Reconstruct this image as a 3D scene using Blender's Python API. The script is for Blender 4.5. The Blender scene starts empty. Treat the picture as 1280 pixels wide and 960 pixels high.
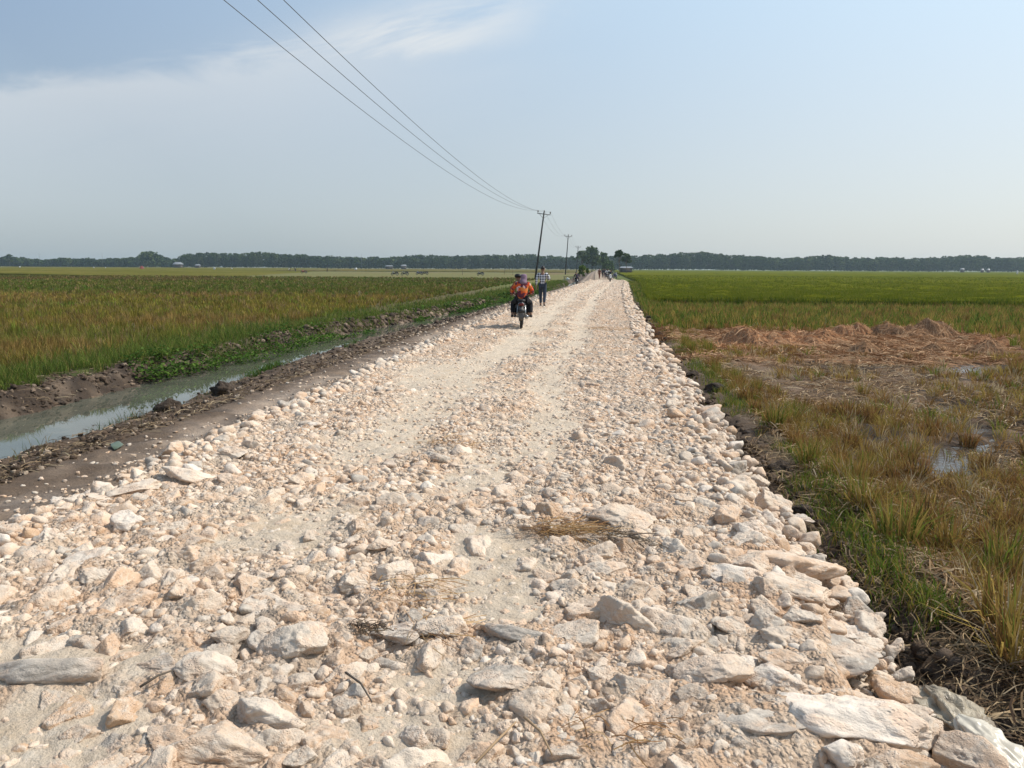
import bpy, bmesh, math, random
import numpy as np
from mathutils import Vector, Matrix, Euler

random.seed(7)
rng = np.random.default_rng(11)
S = bpy.context.scene
COL = S.collection
R = math.radians

# ------------------------------------------------------------------ camera
F, H = 970.0, 1.62
PITCH, YAW, ROLL = R(8.5), R(6.45), R(0.3)
CAMROT = (Matrix.Rotation(YAW, 3, 'Z') @ Matrix.Rotation(math.pi/2-PITCH, 3, 'X') @ Matrix.Rotation(ROLL, 3, 'Z'))
cd = bpy.data.cameras.new('camera'); cam = bpy.data.objects.new('camera', cd); COL.objects.link(cam)
cam.location = (0, 0, H); cam.rotation_euler = CAMROT.to_euler()
cd.sensor_width = 36; cd.lens = F/1280*36; cd.clip_start = 0.05; cd.clip_end = 6000
S.camera = cam

def ray(px, py): return CAMROT @ Vector(((px-640)/F, -(py-480)/F, -1))
def at(px, py, z=0.0):
    r = ray(px, py); t = (z-H)/r.z
    return r.x*t, r.y*t
def aty(px, py, y):
    r = ray(px, py); t = y/r.y
    return Vector((r.x*t, y, H+r.z*t))

# ------------------------------------------------------------------ noise
def _h(ix, iy, iz, seed):
    h = (ix.astype(np.int64)*374761393 + iy.astype(np.int64)*668265263 + iz.astype(np.int64)*2147483647*3 + seed*1274126177) & 0xffffffff
    h = ((h ^ (h >> 13))*1274126177) & 0xffffffff
    h = ((h ^ (h >> 16))*2246822519) & 0xffffffff
    return ((h ^ (h >> 15)) & 0xffffff)/float(0xffffff)*2-1
def n3(x, y, z, seed=0):
    x, y, z = np.broadcast_arrays(np.asarray(x, float), np.asarray(y, float), np.asarray(z, float))
    ix, iy, iz = np.floor(x), np.floor(y), np.floor(z)
    fx, fy, fz = x-ix, y-iy, z-iz
    ux, uy, uz = [f*f*f*(f*(f*6-15)+10) for f in (fx, fy, fz)]
    def c(a, b, d): return _h(ix+a, iy+b, iz+d, seed)
    def l(a, b, t): return a+(b-a)*t
    return l(l(l(c(0,0,0), c(1,0,0), ux), l(c(0,1,0), c(1,1,0), ux), uy),
             l(l(c(0,0,1), c(1,0,1), ux), l(c(0,1,1), c(1,1,1), ux), uy), uz)
def n2(x, y, seed=0):
    x, y = np.broadcast_arrays(np.asarray(x, float), np.asarray(y, float))
    ix, iy = np.floor(x), np.floor(y); z0 = np.zeros_like(ix)
    fx, fy = x-ix, y-iy
    ux, uy = [f*f*f*(f*(f*6-15)+10) for f in (fx, fy)]
    a = _h(ix, iy, z0, seed); b = _h(ix+1, iy, z0, seed); c = _h(ix, iy+1, z0, seed); d = _h(ix+1, iy+1, z0, seed)
    return (a+(b-a)*ux) + ((c+(d-c)*ux)-(a+(b-a)*ux))*uy
def fbm(x, y, o=4, seed=0):
    s, a, t = 0, 1.0, 0
    for i in range(o):
        s = s + a*n2(np.asarray(x)*2**i+i*17.3, np.asarray(y)*2**i-i*9.1, seed+i); t += a; a *= .5
    return s/t
def fbm3(x, y, z, o=4, seed=0):
    s, a, t = 0, 1.0, 0
    for i in range(o):
        s = s + a*n3(x*2**i+i*7.3, y*2**i-i*9.1, z*2**i+i*3.7, seed+i); t += a; a *= .5
    return s/t
def sm(a, b, x):
    t = np.clip((np.asarray(x, float)-a)/(b-a), 0, 1); return t*t*(3-2*t)

# ------------------------------------------------------------------ mesh helpers
def mesh_np(name, V, Fc, col=None, smooth=True):
    V = np.ascontiguousarray(V, np.float32); Fc = np.ascontiguousarray(Fc, np.int32)
    m = bpy.data.meshes.new(name); k = Fc.shape[1]
    m.vertices.add(len(V)); m.vertices.foreach_set('co', V.ravel())
    m.loops.add(Fc.size); m.loops.foreach_set('vertex_index', Fc.ravel())
    m.polygons.add(len(Fc)); m.polygons.foreach_set('loop_start', np.arange(0, Fc.size, k, dtype=np.int32))
    if smooth: m.polygons.foreach_set('use_smooth', np.ones(len(Fc), bool))
    m.update(calc_edges=True)
    if col is not None:
        c = np.ones((len(V), 4), np.float32); c[:, :3] = col
        m.attributes.new('col', 'FLOAT_COLOR', 'POINT').data.foreach_set('color', c.ravel())
    return m
def obj(name, me, mat=None, parent=None, loc=(0, 0, 0), rot=(0, 0, 0)):
    o = bpy.data.objects.new(name, me); COL.objects.link(o)
    o.location = loc; o.rotation_euler = rot
    if mat is not None:
        me.materials.clear(); me.materials.append(mat)
    if parent is not None: o.parent = parent
    return o
def empty(name, loc=(0, 0, 0), rz=0, label=None, cat=None, group=None):
    o = bpy.data.objects.new(name, None); COL.objects.link(o); o.empty_display_size = .2
    o.location = loc; o.rotation_euler = (0, 0, rz)
    if label: tag(o, label, cat, group)
    return o
def tag(o, label=None, cat=None, group=None, kind=None):
    if label: o['label'] = label
    if cat: o['category'] = cat
    if group: o['group'] = group
    if kind: o['kind'] = kind
    return o
def copy_tree(o, parent=None):
    c = o.copy(); COL.objects.link(c)
    if parent is not None: c.parent = parent
    for ch in list(o.children): copy_tree(ch, c)
    return c
def grid_faces(nr, nc):
    i = np.arange(nr-1)[:, None]*nc + np.arange(nc-1)[None, :]
    return np.stack([i, i+1, i+nc+1, i+nc], -1).reshape(-1, 4)

# ------------------------------------------------------------------ material helpers
class NT:
    def __init__(s, name, world=False):
        if world: s.m = world
        else:
            s.m = bpy.data.materials.new(name)
        s.m.use_nodes = True; s.t = s.m.node_tree; s.t.nodes.clear()
    def n(s, typ, **kw):
        nd = s.t.nodes.new(typ)
        for k, v in kw.items():
            if k.startswith('i_'):
                key = k[2:]
                key = int(key) if key.isdigit() else key.replace('_', ' ')
                s.put(nd.inputs[key], v)
            else: setattr(nd, k, v)
        return nd
    def put(s, inp, v):
        if isinstance(v, bpy.types.NodeSocket): s.t.links.new(v, inp)
        elif v is not None:
            if isinstance(v, (tuple, list)) and len(v) == 3 and inp.type == 'RGBA': v = (*v, 1)
            inp.default_value = v
    def math(s, op, a, b=None, c=None):
        nd = s.t.nodes.new('ShaderNodeMath'); nd.operation = op
        s.put(nd.inputs[0], a); s.put(nd.inputs[1], b)
        if c is not None: s.put(nd.inputs[2], c)
        return nd.outputs[0]
    def noise(s, vec, scale, detail=4, rough=.55, dist=0.0):
        return s.n('ShaderNodeTexNoise', i_Vector=vec, i_Scale=scale, i_Detail=detail, i_Roughness=rough, i_Distortion=dist).outputs[0]
    def ramp(s, f, lo, hi):
        return s.n('ShaderNodeMapRange', i_Value=f, i_1=lo, i_2=hi, interpolation_type='SMOOTHSTEP').outputs[0]
    def mix(s, f, a, b, mode='MIX'):
        nd = s.t.nodes.new('ShaderNodeMix'); nd.data_type = 'RGBA'; nd.blend_type = mode
        s.put(nd.inputs[0], f); s.put(nd.inputs[6], a); s.put(nd.inputs[7], b)
        return nd.outputs[2]
    def bump(s, h, strength=.5, dist=.02, normal=None):
        nd = s.n('ShaderNodeBump', i_Height=h, i_Strength=strength, i_Distance=dist)
        if normal is not None: s.put(nd.inputs['Normal'], normal)
        return nd.outputs[0]
    def out(s, col, rough=.9, normal=None, spec=.3, metal=0.0, **kw):
        p = s.n('ShaderNodeBsdfPrincipled')
        s.put(p.inputs['Base Color'], col); s.put(p.inputs['Roughness'], rough)
        s.put(p.inputs['Specular IOR Level'], spec); s.put(p.inputs['Metallic'], metal)
        if normal is not None: s.put(p.inputs['Normal'], normal)
        for k, v in kw.items(): s.put(p.inputs[k.replace('_', ' ')], v)
        o = s.n('ShaderNodeOutputMaterial'); s.t.links.new(p.outputs[0], o.inputs[0])
        return s.m
    def pos(s): return s.n('ShaderNodeNewGeometry').outputs['Position']
    def objco(s): return s.n('ShaderNodeTexCoord').outputs['Object']
    def attr(s): return s.n('ShaderNodeAttribute', attribute_name='col').outputs['Color']

def flat(name, col, rough=.6, var=.25, scale=30, spec=.4, metal=0.0, bump=0.0):
    t = NT(name); p = t.objco()
    f = t.noise(p, scale, 4)
    c = t.mix(f, tuple(x*(1-var) for x in col), tuple(min(1, x*(1+var)) for x in col))
    nb = t.bump(t.noise(p, scale*3, 4), bump, .01) if bump else None
    return t.out(c, rough, nb, spec, metal)

def rock_mat(name, per_object):
    t = NT(name)
    if per_object:
        base = t.n('ShaderNodeObjectInfo').outputs['Color']
        rnd = t.n('ShaderNodeObjectInfo').outputs['Random']
        p0 = t.objco()
        p = t.n('ShaderNodeVectorMath', operation='ADD', i_0=t.n('ShaderNodeVectorMath', operation='SCALE', i_0=p0, i_Scale=.17).outputs[0],
                i_1=t.n('ShaderNodeVectorMath', operation='SCALE', i_0=(31., 17., 53.), i_Scale=rnd).outputs[0]).outputs[0]
    else:
        base = t.attr(); p = t.pos()
    big = t.noise(p, 7, 5, .6)
    mid = t.noise(p, 26, 5, .65)
    fine = t.noise(p, 110, 4, .7)
    c = t.mix(t.math('MULTIPLY', t.ramp(big, .43, .63), .62), base, (.61, .415, .28))     # iron-stained clay
    c = t.mix(t.math('MULTIPLY', t.ramp(mid, .53, .66), .5), c, (.72, .655, .56))       # chalky bruises
    gw = t.noise(p, 11, 6, .7)
    nz = t.n('ShaderNodeSeparateXYZ', i_0=t.n('ShaderNodeNewGeometry').outputs['Normal']).outputs[2]
    up = t.ramp(nz, .1, .9)
    c = t.mix(t.math('MULTIPLY', t.math('MULTIPLY', t.ramp(gw, .53, .68), .60), up), c, (.33, .305, .265))    # grey weathering
    c = t.mix(t.math('MULTIPLY', t.ramp(fine, .60, .74), .45), c, (.30, .25, .20))
    wp = t.pos()      # wheel dirt and clay come in patches across the road
    c = t.mix(t.math('MULTIPLY', t.ramp(t.noise(wp, .85, 5, .6), .52, .66), .50), c, (.40, .345, .285))
    c = t.mix(t.math('MULTIPLY', t.ramp(t.noise(wp, 1.9, 5, .6), .54, .70), .38), c, (.60, .40, .27))
    c = t.mix(t.math('MULTIPLY', t.math('MULTIPLY', t.ramp(t.noise(wp, 9, 4, .6), .38, .62), .45), t.ramp(nz, .35, .95)), c, (.66, .575, .475))   # settled lime dust
    h = t.math('ADD', t.math('MULTIPLY', mid, .55), t.math('MULTIPLY', fine, .28))
    vor = t.n('ShaderNodeTexVoronoi', i_Vector=p, i_Scale=60).outputs['Distance']
    h = t.math('ADD', h, t.math('MULTIPLY', t.math('MULTIPLY', t.ramp(vor, 0, .45), .30), t.ramp(big, .48, .62)))
    return t.out(c, .95, t.bump(h, .85, .022), .15)

def road_mat():
    t = NT('crushed_limestone'); p = t.pos()
    dust = t.n('ShaderNodeSeparateColor', i_0=t.attr()).outputs[0]
    big = t.noise(p, 1.7, 5, .6); mid = t.noise(p, 14, 5, .7); fine = t.noise(p, 85, 4, .75)
    rub = t.mix(t.ramp(big, .38, .62), (.54, .36, .235), (.57, .445, .33))
    rub = t.mix(t.math('MULTIPLY', t.ramp(mid, .48, .68), .8), rub, (.67, .585, .49))
    rub = t.mix(t.math('MULTIPLY', t.ramp(fine, .52, .68), .7), rub, (.25, .18, .125))
    rub = t.mix(t.math('MULTIPLY', t.ramp(t.noise(p, 4.5, 5), .55, .72), .6), rub, (.29, .255, .21))
    du = t.mix(t.ramp(mid, .35, .7), (.535, .435, .325), (.60, .505, .395))
    du = t.mix(t.math('MULTIPLY', t.ramp(t.noise(p, 3.2, 4), .5, .7), .6), du, (.50, .385, .265))
    du = t.mix(t.math('MULTIPLY', t.ramp(fine, .57, .69), .5), du, (.30, .26, .21))
    rub = t.mix(t.math('MULTIPLY', t.ramp(t.noise(p, .85, 5, .6), .52, .66), .5), rub, (.36, .30, .24))
    du = t.mix(t.math('MULTIPLY', t.ramp(t.noise(p, 1.1, 5, .65), .50, .64), .55), du, (.45, .375, .29))
    du = t.mix(t.math('MULTIPLY', t.ramp(t.noise(p, 6.5, 6, .75), .54, .66), .6), du, (.67, .585, .475))
    c = t.mix(dust, rub, du)
    c = t.mix(t.n('ShaderNodeSeparateColor', i_0=t.attr()).outputs[1], c, (.13, .095, .066))   # bare earth below the stone edge
    v = t.n('ShaderNodeTexVoronoi', i_Vector=p, i_Scale=22).outputs['Distance']
    v2 = t.n('ShaderNodeTexVoronoi', i_Vector=p, i_Scale=55).outputs['Distance']
    st = t.math('ADD', t.math('MULTIPLY', t.ramp(v, .75, .0), .9), t.math('MULTIPLY', t.ramp(v2, .7, 0), .5))
    k = t.math('SUBTRACT', 1.0, t.math('MULTIPLY', dust, .8))
    h = t.math('ADD', t.math('MULTIPLY', st, k), t.math('ADD', t.math('MULTIPLY', mid, .45), t.math('MULTIPLY', fine, .45)))
    return t.out(c, .97, t.bump(h, .9, .03), .1)

def soil_mat():
    t = NT('field_soil'); p = t.pos(); c = t.attr()
    a = t.noise(p, 3.0, 6, .65); b = t.noise(p, 30, 5, .7); f = t.noise(p, 130, 3, .7)
    c = t.mix(t.ramp(a, .3, .7), t.mix(1.0, c, (.70, .70, .72), 'MULTIPLY'), t.mix(1.0, c, (1.28, 1.22, 1.15), 'MULTIPLY'))
    c = t.mix(t.math('MULTIPLY', t.ramp(b, .55, .72), .5), c, t.mix(1.0, c, (1.7, 1.6, 1.45), 'MULTIPLY'))
    c = t.mix(t.math('MULTIPLY', t.ramp(b, .46, .32), .5), c, t.mix(1.0, c, (.5, .5, .5), 'MULTIPLY'))
    h = t.math('ADD', t.math('MULTIPLY', b, .7), t.math('MULTIPLY', f, .3))
    return t.out(c, .92, t.bump(h, .9, .035), .2)

def blade_mat(name, trans=.30, rough=.6):
    t = NT(name); c = t.attr()
    p = t.pos(); c = t.mix(t.noise(p, 40, 2), t.mix(1.0, c, (.75, .75, .75), 'MULTIPLY'), t.mix(1.0, c, (1.25, 1.25, 1.25), 'MULTIPLY'))
    d = t.n('ShaderNodeBsdfPrincipled'); t.put(d.inputs['Base Color'], c); t.put(d.inputs['Roughness'], rough); t.put(d.inputs['Specular IOR Level'], 0.0)
    tr = t.n('ShaderNodeBsdfTranslucent', i_Color=c)
    mx = t.n('ShaderNodeMixShader', i_0=trans); t.t.links.new(d.outputs[0], mx.inputs[1]); t.t.links.new(tr.outputs[0], mx.inputs[2])
    o = t.n('ShaderNodeOutputMaterial'); t.t.links.new(mx.outputs[0], o.inputs[0])
    return t.m

def water_mat(name, col, rough=.04, bump=.08, scale=5):
    t = NT(name); p = t.pos()
    n = t.noise(p, scale, 3, .5)
    c = t.mix(t.ramp(t.noise(p, .9, 3), .35, .65), col, tuple(x*1.35 for x in col))
    return t.out(c, rough, t.bump(n, bump, .05), .5, IOR=1.45)

M = {}
M['rock'] = rock_mat('limestone', True); M['rubble'] = rock_mat('limestone_rubble', False)
M['road'] = road_mat(); M['soil'] = soil_mat()
M['blade'] = blade_mat('plant_blade', .32); M['straw'] = blade_mat('dry_straw', .12, .7); M['leaf'] = blade_mat('leaf', .28, .45)
M['far_leaf'] = blade_mat('distant_leaf', .22, .7)
M['water'] = water_mat('ditch_water', (.082, .086, .064), .02, .025, 2)
M['puddle'] = water_mat('puddle_water', (.06, .05, .042), .05, .16, 14)
M['bark'] = flat('bark', (.13, .10, .075), .9, .4, 6, bump=.5)

# ------------------------------------------------------------------ the plan of the place
def cx(y):     # how far the road axis wanders from its near line
    return np.interp(y, [0, 20, 33, 58, 100, 130, 300, 600], [0, 0, .17, .72, 2.0, 1.85, .5, -.6])
EL, ER = -3.85, 1.30     # stone edges
def edge_l(y): return EL + .16*fbm(np.asarray(y)*1.1, 3.3, 3, 5)
def edge_r(y): return ER + .13*fbm(np.asarray(y)*1.3, 8.3, 3, 6)
BLOBS = [(*at(60, 905), .42, .34), (*at(500, 915), .50, .34), (*at(375, 655), .55, .75), (*at(615, 705), .34, .60), (*at(640, 762), .30, .22),
         (*at(180, 830), .35, .22), (*at(45, 830), .45, .25), (*at(550, 470), .8, 2.4), (*at(600, 590), .35, 1.0), (*at(560, 860), .3, .2)]
def dust(x, y):
    x = np.asarray(x, float); y = np.asarray(y, float); u = x-cx(y)
    d = np.zeros(np.broadcast(x, y).shape)
    for c, w, a in ((-.62, .40, .88), (-2.05, .60, .92), (-1.35, 1.1, .45)):
        d = np.maximum(d, a*np.exp(-((u-c-.25*n2(y*.25, c, 40))/w)**2)*sm(3.6, 7.5, y))
    for bx, by, rx, ry in BLOBS:
        d = np.maximum(d, 1.0*np.exp(-(((x-bx)/rx)**2+((y-by)/ry)**2)*.9))
    d = d + .42*fbm(x*1.6, y*.9, 4, 21) + .30*fbm(x*5.5, y*4.5, 3, 23)
    return sm(.30, .86, d)
def road_h(x, y):
    x = np.asarray(x, float); y = np.asarray(y, float); u = x-cx(y); D = dust(x, y)
    z = .035*fbm(x*.9, y*.6, 3, 31) + .040*(1-D)*fbm(x*4.5, y*4.5, 3, 33) + .024*(1-.72*D)*fbm(x*15, y*15, 3, 35)
    z = z - .02*D
    e = np.maximum(sm(.28, -.05, u-edge_l(y)), sm(-.30, .05, u-edge_r(y)))
    return z - .38*e
def near_w(y): return np.interp(y, [0, 8, 15, 22, 40, 60, 110], [-6.45, -6.5, -6.75, -7.0, -5.75, -5.6, -5.6])  # near edge of the ditch
def ditch_w(y): return np.interp(y, [0, 10, 14, 21, 28, 40, 60, 110], [1.8, 1.75, 1.6, 1.45, 1.35, 1.3, 1.1, .8])
def pud(x, y): return np.exp(-((x-3.35-(y-7.6)*.47-.22*n2(y*1.1, 4.4, 58))/(.25+.014*y))**2)*sm(7.2, 7.7, y)*np.maximum(sm(13, 11, y), sm(15.5, 16.5, y)*sm(19, 18, y))*sm(-.12, .22, fbm(x*1.1, y*1.1, 3, 59))
def ground_h(x, y):
    x = np.asarray(x, float); y = np.asarray(y, float); u = x-cx(y)
    nw = near_w(y)+.14*fbm(y*.8, 2.2, 3, 51); fw = nw-ditch_w(y)+.14*fbm(y*.7, 7.7, 3, 52)
    z = np.where(u < 0, -.2, -.36) + 0*y
    # left bank of the ditch, water bed, rough verge, wheel path
    far = np.abs(y) < 140
    zz = np.where(u > fw-.5, -.22+(-.30)*sm(fw-.30, fw+.02, u), -.2)
    zz = zz - .27*sm(fw, fw+.3, u)
    zz = zz + .27*sm(nw-.3, nw, u)
    zz = zz + .13*sm(nw, nw+.5, u) + .17*sm(nw+.3, -4.95, u) + .03*sm(-4.9, -4.0, u)
    zz = zz - .035*np.exp(-((u+4.4)/.22)**2)
    zz = zz - .18*sm(-3.9, -3.5, u)
    zr = -.36 + 0*u
    zr = zr - .09*np.exp(-((u-1.52)/.14)**2) + .05*np.exp(-((u-2.05)/.25)**2)
    zr = zr + .04*fbm(x*.7, y*.7, 3, 57)*sm(2, 3.5, u) - .085*pud(x, y)
    z = np.where(u < -1.5, zz, zr)
    rough = np.where(u < -1.5, .03+.07*sm(-5.0, -5.4, u)*sm(nw-.1, nw+.1, u)+.09*sm(fw+.2, fw-.1, u)*sm(fw-1.0, fw-.2, u), .05+.06*np.exp(-((u-1.7)/.35)**2))
    rough = np.where((u > -4.9) & (u < -3.9), .050, rough)
    z = z + .55*rough*fbm(x*11, y*11, 3, 56)*np.clip(14/np.maximum(np.abs(y), 1), 0, 1)*(rough > .03)
    z = z + rough*fbm(x*3.2, y*3.2, 5, 55)*np.clip(40/np.maximum(np.abs(y), 1), .2, 1)
    return z

# ------------------------------------------------------------------ terrain
def rows(y0, y1, d0, k):
    v = [y0]
    while v[-1] < y1: v.append(v[-1]+max(d0, k*abs(v[-1])))
    return np.array(v)
ys = np.concatenate([np.arange(-6, 3, .12), rows(3, 2600, .035, .0105)])
xr = rows(8, 2600, .07, .035)
xs = np.concatenate([-rows(10.6, 2600, .07, .035)[::-1], np.arange(-10.5, 7.95, .065), xr])
X, Y = np.meshgrid(xs, ys)
X = X + cx(Y)*np.exp(-(X/60)**2)
Z = ground_h(X, Y)
U = X-cx(Y)
nw = near_w(Y)+.14*fbm(Y*.8, 2.2, 3, 51); fw = nw-ditch_w(Y)+.14*fbm(Y*.7, 7.7, 3, 52)
def lerp(a, b, t): return a+(b-a)*t[..., None]
C = np.zeros(X.shape+(3,))
nz = fbm(X*.35, Y*.35, 4, 61); nf = fbm(X*2.2, Y*2.2, 4, 62)
def field_left(X, Y):
    n1 = fbm(X*.03, Y*.06, 4, 63); n_2 = fbm(X*.12, Y*.25, 3, 64)
    st = lerp(np.array([.215, .18, .038]), np.array([.265, .18, .055]), sm(-.1, .5, n_2))
    st = lerp(st, np.array([.25, .16, .058]), sm(.12, .42, fbm(X*.22, Y*.30, 4, 68))*.6)
    st = lerp(st, np.array([.165, .165, .038]), sm(.15, .45, fbm(X*.16+9, Y*.22, 4, 69))*.85)
    gr = lerp(np.array([.115, .135, .03])+0*st, np.array([.15, .145, .036]), sm(-.1, .45, fbm(X*.07, Y*.12, 4, 70)))
    c = lerp(st, gr, sm(46, 56, Y+14*n1))
    c = lerp(c, np.array([.135, .13, .04]), sm(95, 125, Y+25*n1))
    c = lerp(c, np.array([.15, .10, .042]), sm(.18, .4, fbm(X*.05, Y*.03, 3, 66))*sm(50, 70, Y)*.7)
    return c
CL = field_left(X, Y)
CL = lerp(np.array([.075, .058, .030])+.12*CL, CL, sm(45, 95, Y))
CL = lerp(CL, np.array([.06, .072, .022]), sm(fw-2.0-.5*nz, fw-1.4-.5*nz, U))
CL = lerp(CL, lerp(np.array([.055, .041, .031])+0*CL, np.array([.13, .10, .075]), sm(-.1, .45, nf)), sm(fw-.75+.25*nf, fw-.45+.25*nf, U))
CL = lerp(CL, np.array([.115, .085, .062]), sm(nw+.1, nw+.5, U+.3*nf))
CL = lerp(CL, np.array([.20, .155, .118]), sm(-5.0, -4.55, U+.5*nf))
CL = lerp(CL, np.array([.32, .265, .215]), np.exp(-((U+4.5+.1*nz)/.16)**2)*.85*sm(-.35, .2, nf))
CR = lerp(np.array([.125, .092, .066])+0*CL, np.array([.10, .085, .04]), sm(1.9, 2.3, U+.4*nf))
CR = lerp(CR, np.array([.145, .10, .066]), sm(2.3, 2.9, U+.6*nf))
CR = lerp(CR, np.array([.27, .155, .082]), sm(16, 18.5, Y+1.5*nz+.10*U)*sm(28, 25, Y+1.5*nz)*sm(1.7, 2.4, U)*sm(12, 9, U))
CR = lerp(CR, np.array([.05, .038, .030]), np.clip(sm(.04, .24, fbm(X*1.1, Y*.7, 3, 67))*sm(2.8, 3.4, U)*sm(20, 17, Y)+sm(.1, .5, pud(X, Y)), 0, 1))
CR = lerp(CR, np.array([.10, .09, .03]), sm(25, 28, Y+2*nz))
CR = lerp(CR, np.array([.09, .11, .02]), sm(70, 90, Y))
C = np.where((U < -1.5)[..., None], CL, CR)
g = obj('ground', mesh_np('ground', np.stack([X, Y, Z], -1).reshape(-1, 3), grid_faces(*X.shape), C.reshape(-1, 3)), M['soil'])
tag(g, kind='structure')

# ------------------------------------------------------------------ limestone road and the dirt road after it
t = NT('packed_dirt'); p = t.pos()
M['dirt'] = t.out(t.mix(t.ramp(t.noise(p, .6, 5), .3, .7), (.30, .225, .16), (.40, .32, .24)), .95, t.bump(t.noise(p, 8, 5), .6, .05), .1)
ys = rows(110.5, 560, .8, .012); us = np.linspace(-1.8, 1.8, 12)
Ug, Yg = np.meshgrid(us, ys); Xg = Ug-1.1+cx(Yg)
Zg = -.10 - .12*sm(1.3, 1.8, np.abs(Ug)) + .02*fbm(Xg, Yg*.4, 3, 71)
o = obj('dirt_road', mesh_np('dirt_road', np.stack([Xg, Yg, Zg], -1).reshape(-1, 3), grid_faces(*Xg.shape)), M['dirt']); tag(o, kind='structure')

# ditch water
ys = rows(-5, 120, .3, .02); k = np.linspace(0, 1, 9)
Yg = np.repeat(ys[:, None], 9, 1); Xg = near_w(Yg)+.35 - k[None, :]*(ditch_w(Yg)+.75) + cx(Yg)
o = obj('ditch_water', mesh_np('ditch_water', np.stack([Xg, Yg, 0*Xg-.52], -1).reshape(-1, 3), grid_faces(*Xg.shape)), M['water']); tag(o, kind='structure')
# puddle in the flooded corner of the right field
pts = [(2.6, 6.8), (4.1, 6.8), (10.2, 18.6), (8.0, 19.4)]
bm = bmesh.new(); bm.faces.new([bm.verts.new((x, y, -.392)) for x, y in pts])
me = bpy.data.meshes.new('puddle'); bmesh.ops.triangulate(bm, faces=bm.faces[:]); bm.to_mesh(me); bm.free()
tag(obj('puddle_water', me, M['puddle']), kind='structure')

# ------------------------------------------------------------------ stones
_ico = {}
def ico(sub):
    if sub not in _ico:
        bm = bmesh.new(); bmesh.ops.create_icosphere(bm, subdivisions=sub, radius=1)
        v = np.array([q.co[:] for q in bm.verts]); f = np.array([[q.index for q in fc.verts] for fc in bm.faces]); bm.free()
        _ico[sub] = (v, f)
    return _ico[sub]
def stone_shape(sub, seed, rough=.13, facets=10):
    v, f = ico(sub); r_ = np.random.default_rng(seed)
    n = r_.normal(size=(facets, 3)); n /= np.linalg.norm(n, axis=1)[:, None]
    d = r_.uniform(.50, .95, facets)
    d[:2] = r_.uniform(.48, .70, 2)      # a couple of fresh breaks
    dots = np.maximum(v@n.T, 1e-3)
    rr = np.minimum(d/dots, 1.25)
    k = 75.0 if sub < 4 else 90.0
    rad = -np.log(np.exp(-k*rr).sum(1)+np.exp(-k*1.15))/k
    p = v*rad[:, None]
    p = p*np.array([1, r_.uniform(.70, .98), r_.uniform(.58, .86)])
    q = p*2.2+seed*3.1
    p = p + v*(rough*fbm3(q[:, 0], q[:, 1], q[:, 2], 4, seed))[:, None]
    if sub >= 2:
        q = p*3.6+seed*1.7
        p = p - v*(.11*np.maximum(0, .45-np.abs(fbm3(q[:, 0], q[:, 1], q[:, 2], 2, seed+9))*2.2))[:, None]
    if sub >= 4:
        q = p*9+seed
        p = p + v*(.022*np.abs(fbm3(q[:, 0], q[:, 1], q[:, 2], 3, seed+5)))[:, None]
    return p, f
TINTS = np.array([(.62, .49, .37), (.665, .555, .44), (.615, .44, .305), (.53, .36, .23), (.39, .34, .285), (.73, .635, .535)])
TP = np.array([.32, .22, .22, .08, .08, .08])
def rotm(rx, ry, rz):
    cx_, sx, cy, sy, cz, sz = np.cos(rx), np.sin(rx), np.cos(ry), np.sin(ry), np.cos(rz), np.sin(rz)
    o_ = np.empty((len(rx), 3, 3))
    o_[:, 0, 0] = cz*cy; o_[:, 0, 1] = cz*sy*sx-sz*cx_; o_[:, 0, 2] = cz*sy*cx_+sz*sx
    o_[:, 1, 0] = sz*cy; o_[:, 1, 1] = sz*sy*sx+cz*cx_; o_[:, 1, 2] = sz*sy*cx_-cz*sx
    o_[:, 2, 0] = -sy; o_[:, 2, 1] = cy*sx; o_[:, 2, 2] = cy*cx_
    return o_
def stone_cloud(P, rad, sub, cols, protos=14, seed0=100, rough=.17):
    """many stones in one mesh: P (n,3) centres, rad (n)"""
    Vs, Fs, Cs, off = [], [], [], 0
    ids = rng.integers(0, protos, len(P))
    for k in range(protos):
        s = np.where(ids == k)[0]
        if not len(s): continue
        v, f = stone_shape(sub, seed0+k, rough)
        Rm = rotm(rng.uniform(-.35, .35, len(s)), rng.uniform(-.35, .35, len(s)), rng.uniform(0, 6.283, len(s)))
        w = np.einsum('nij,vj->nvi', Rm, v)*rad[s][:, None, None] + P[s][:, None, :]
        Vs.append(w.reshape(-1, 3)); Fs.append((f[None]+(np.arange(len(s))*len(v))[:, None, None]+off).reshape(-1, 3))
        Cs.append(np.repeat(cols[s], len(v), 0)); off += len(s)*len(v)
    return np.concatenate(Vs), np.concatenate(Fs), np.concatenate(Cs)

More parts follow.
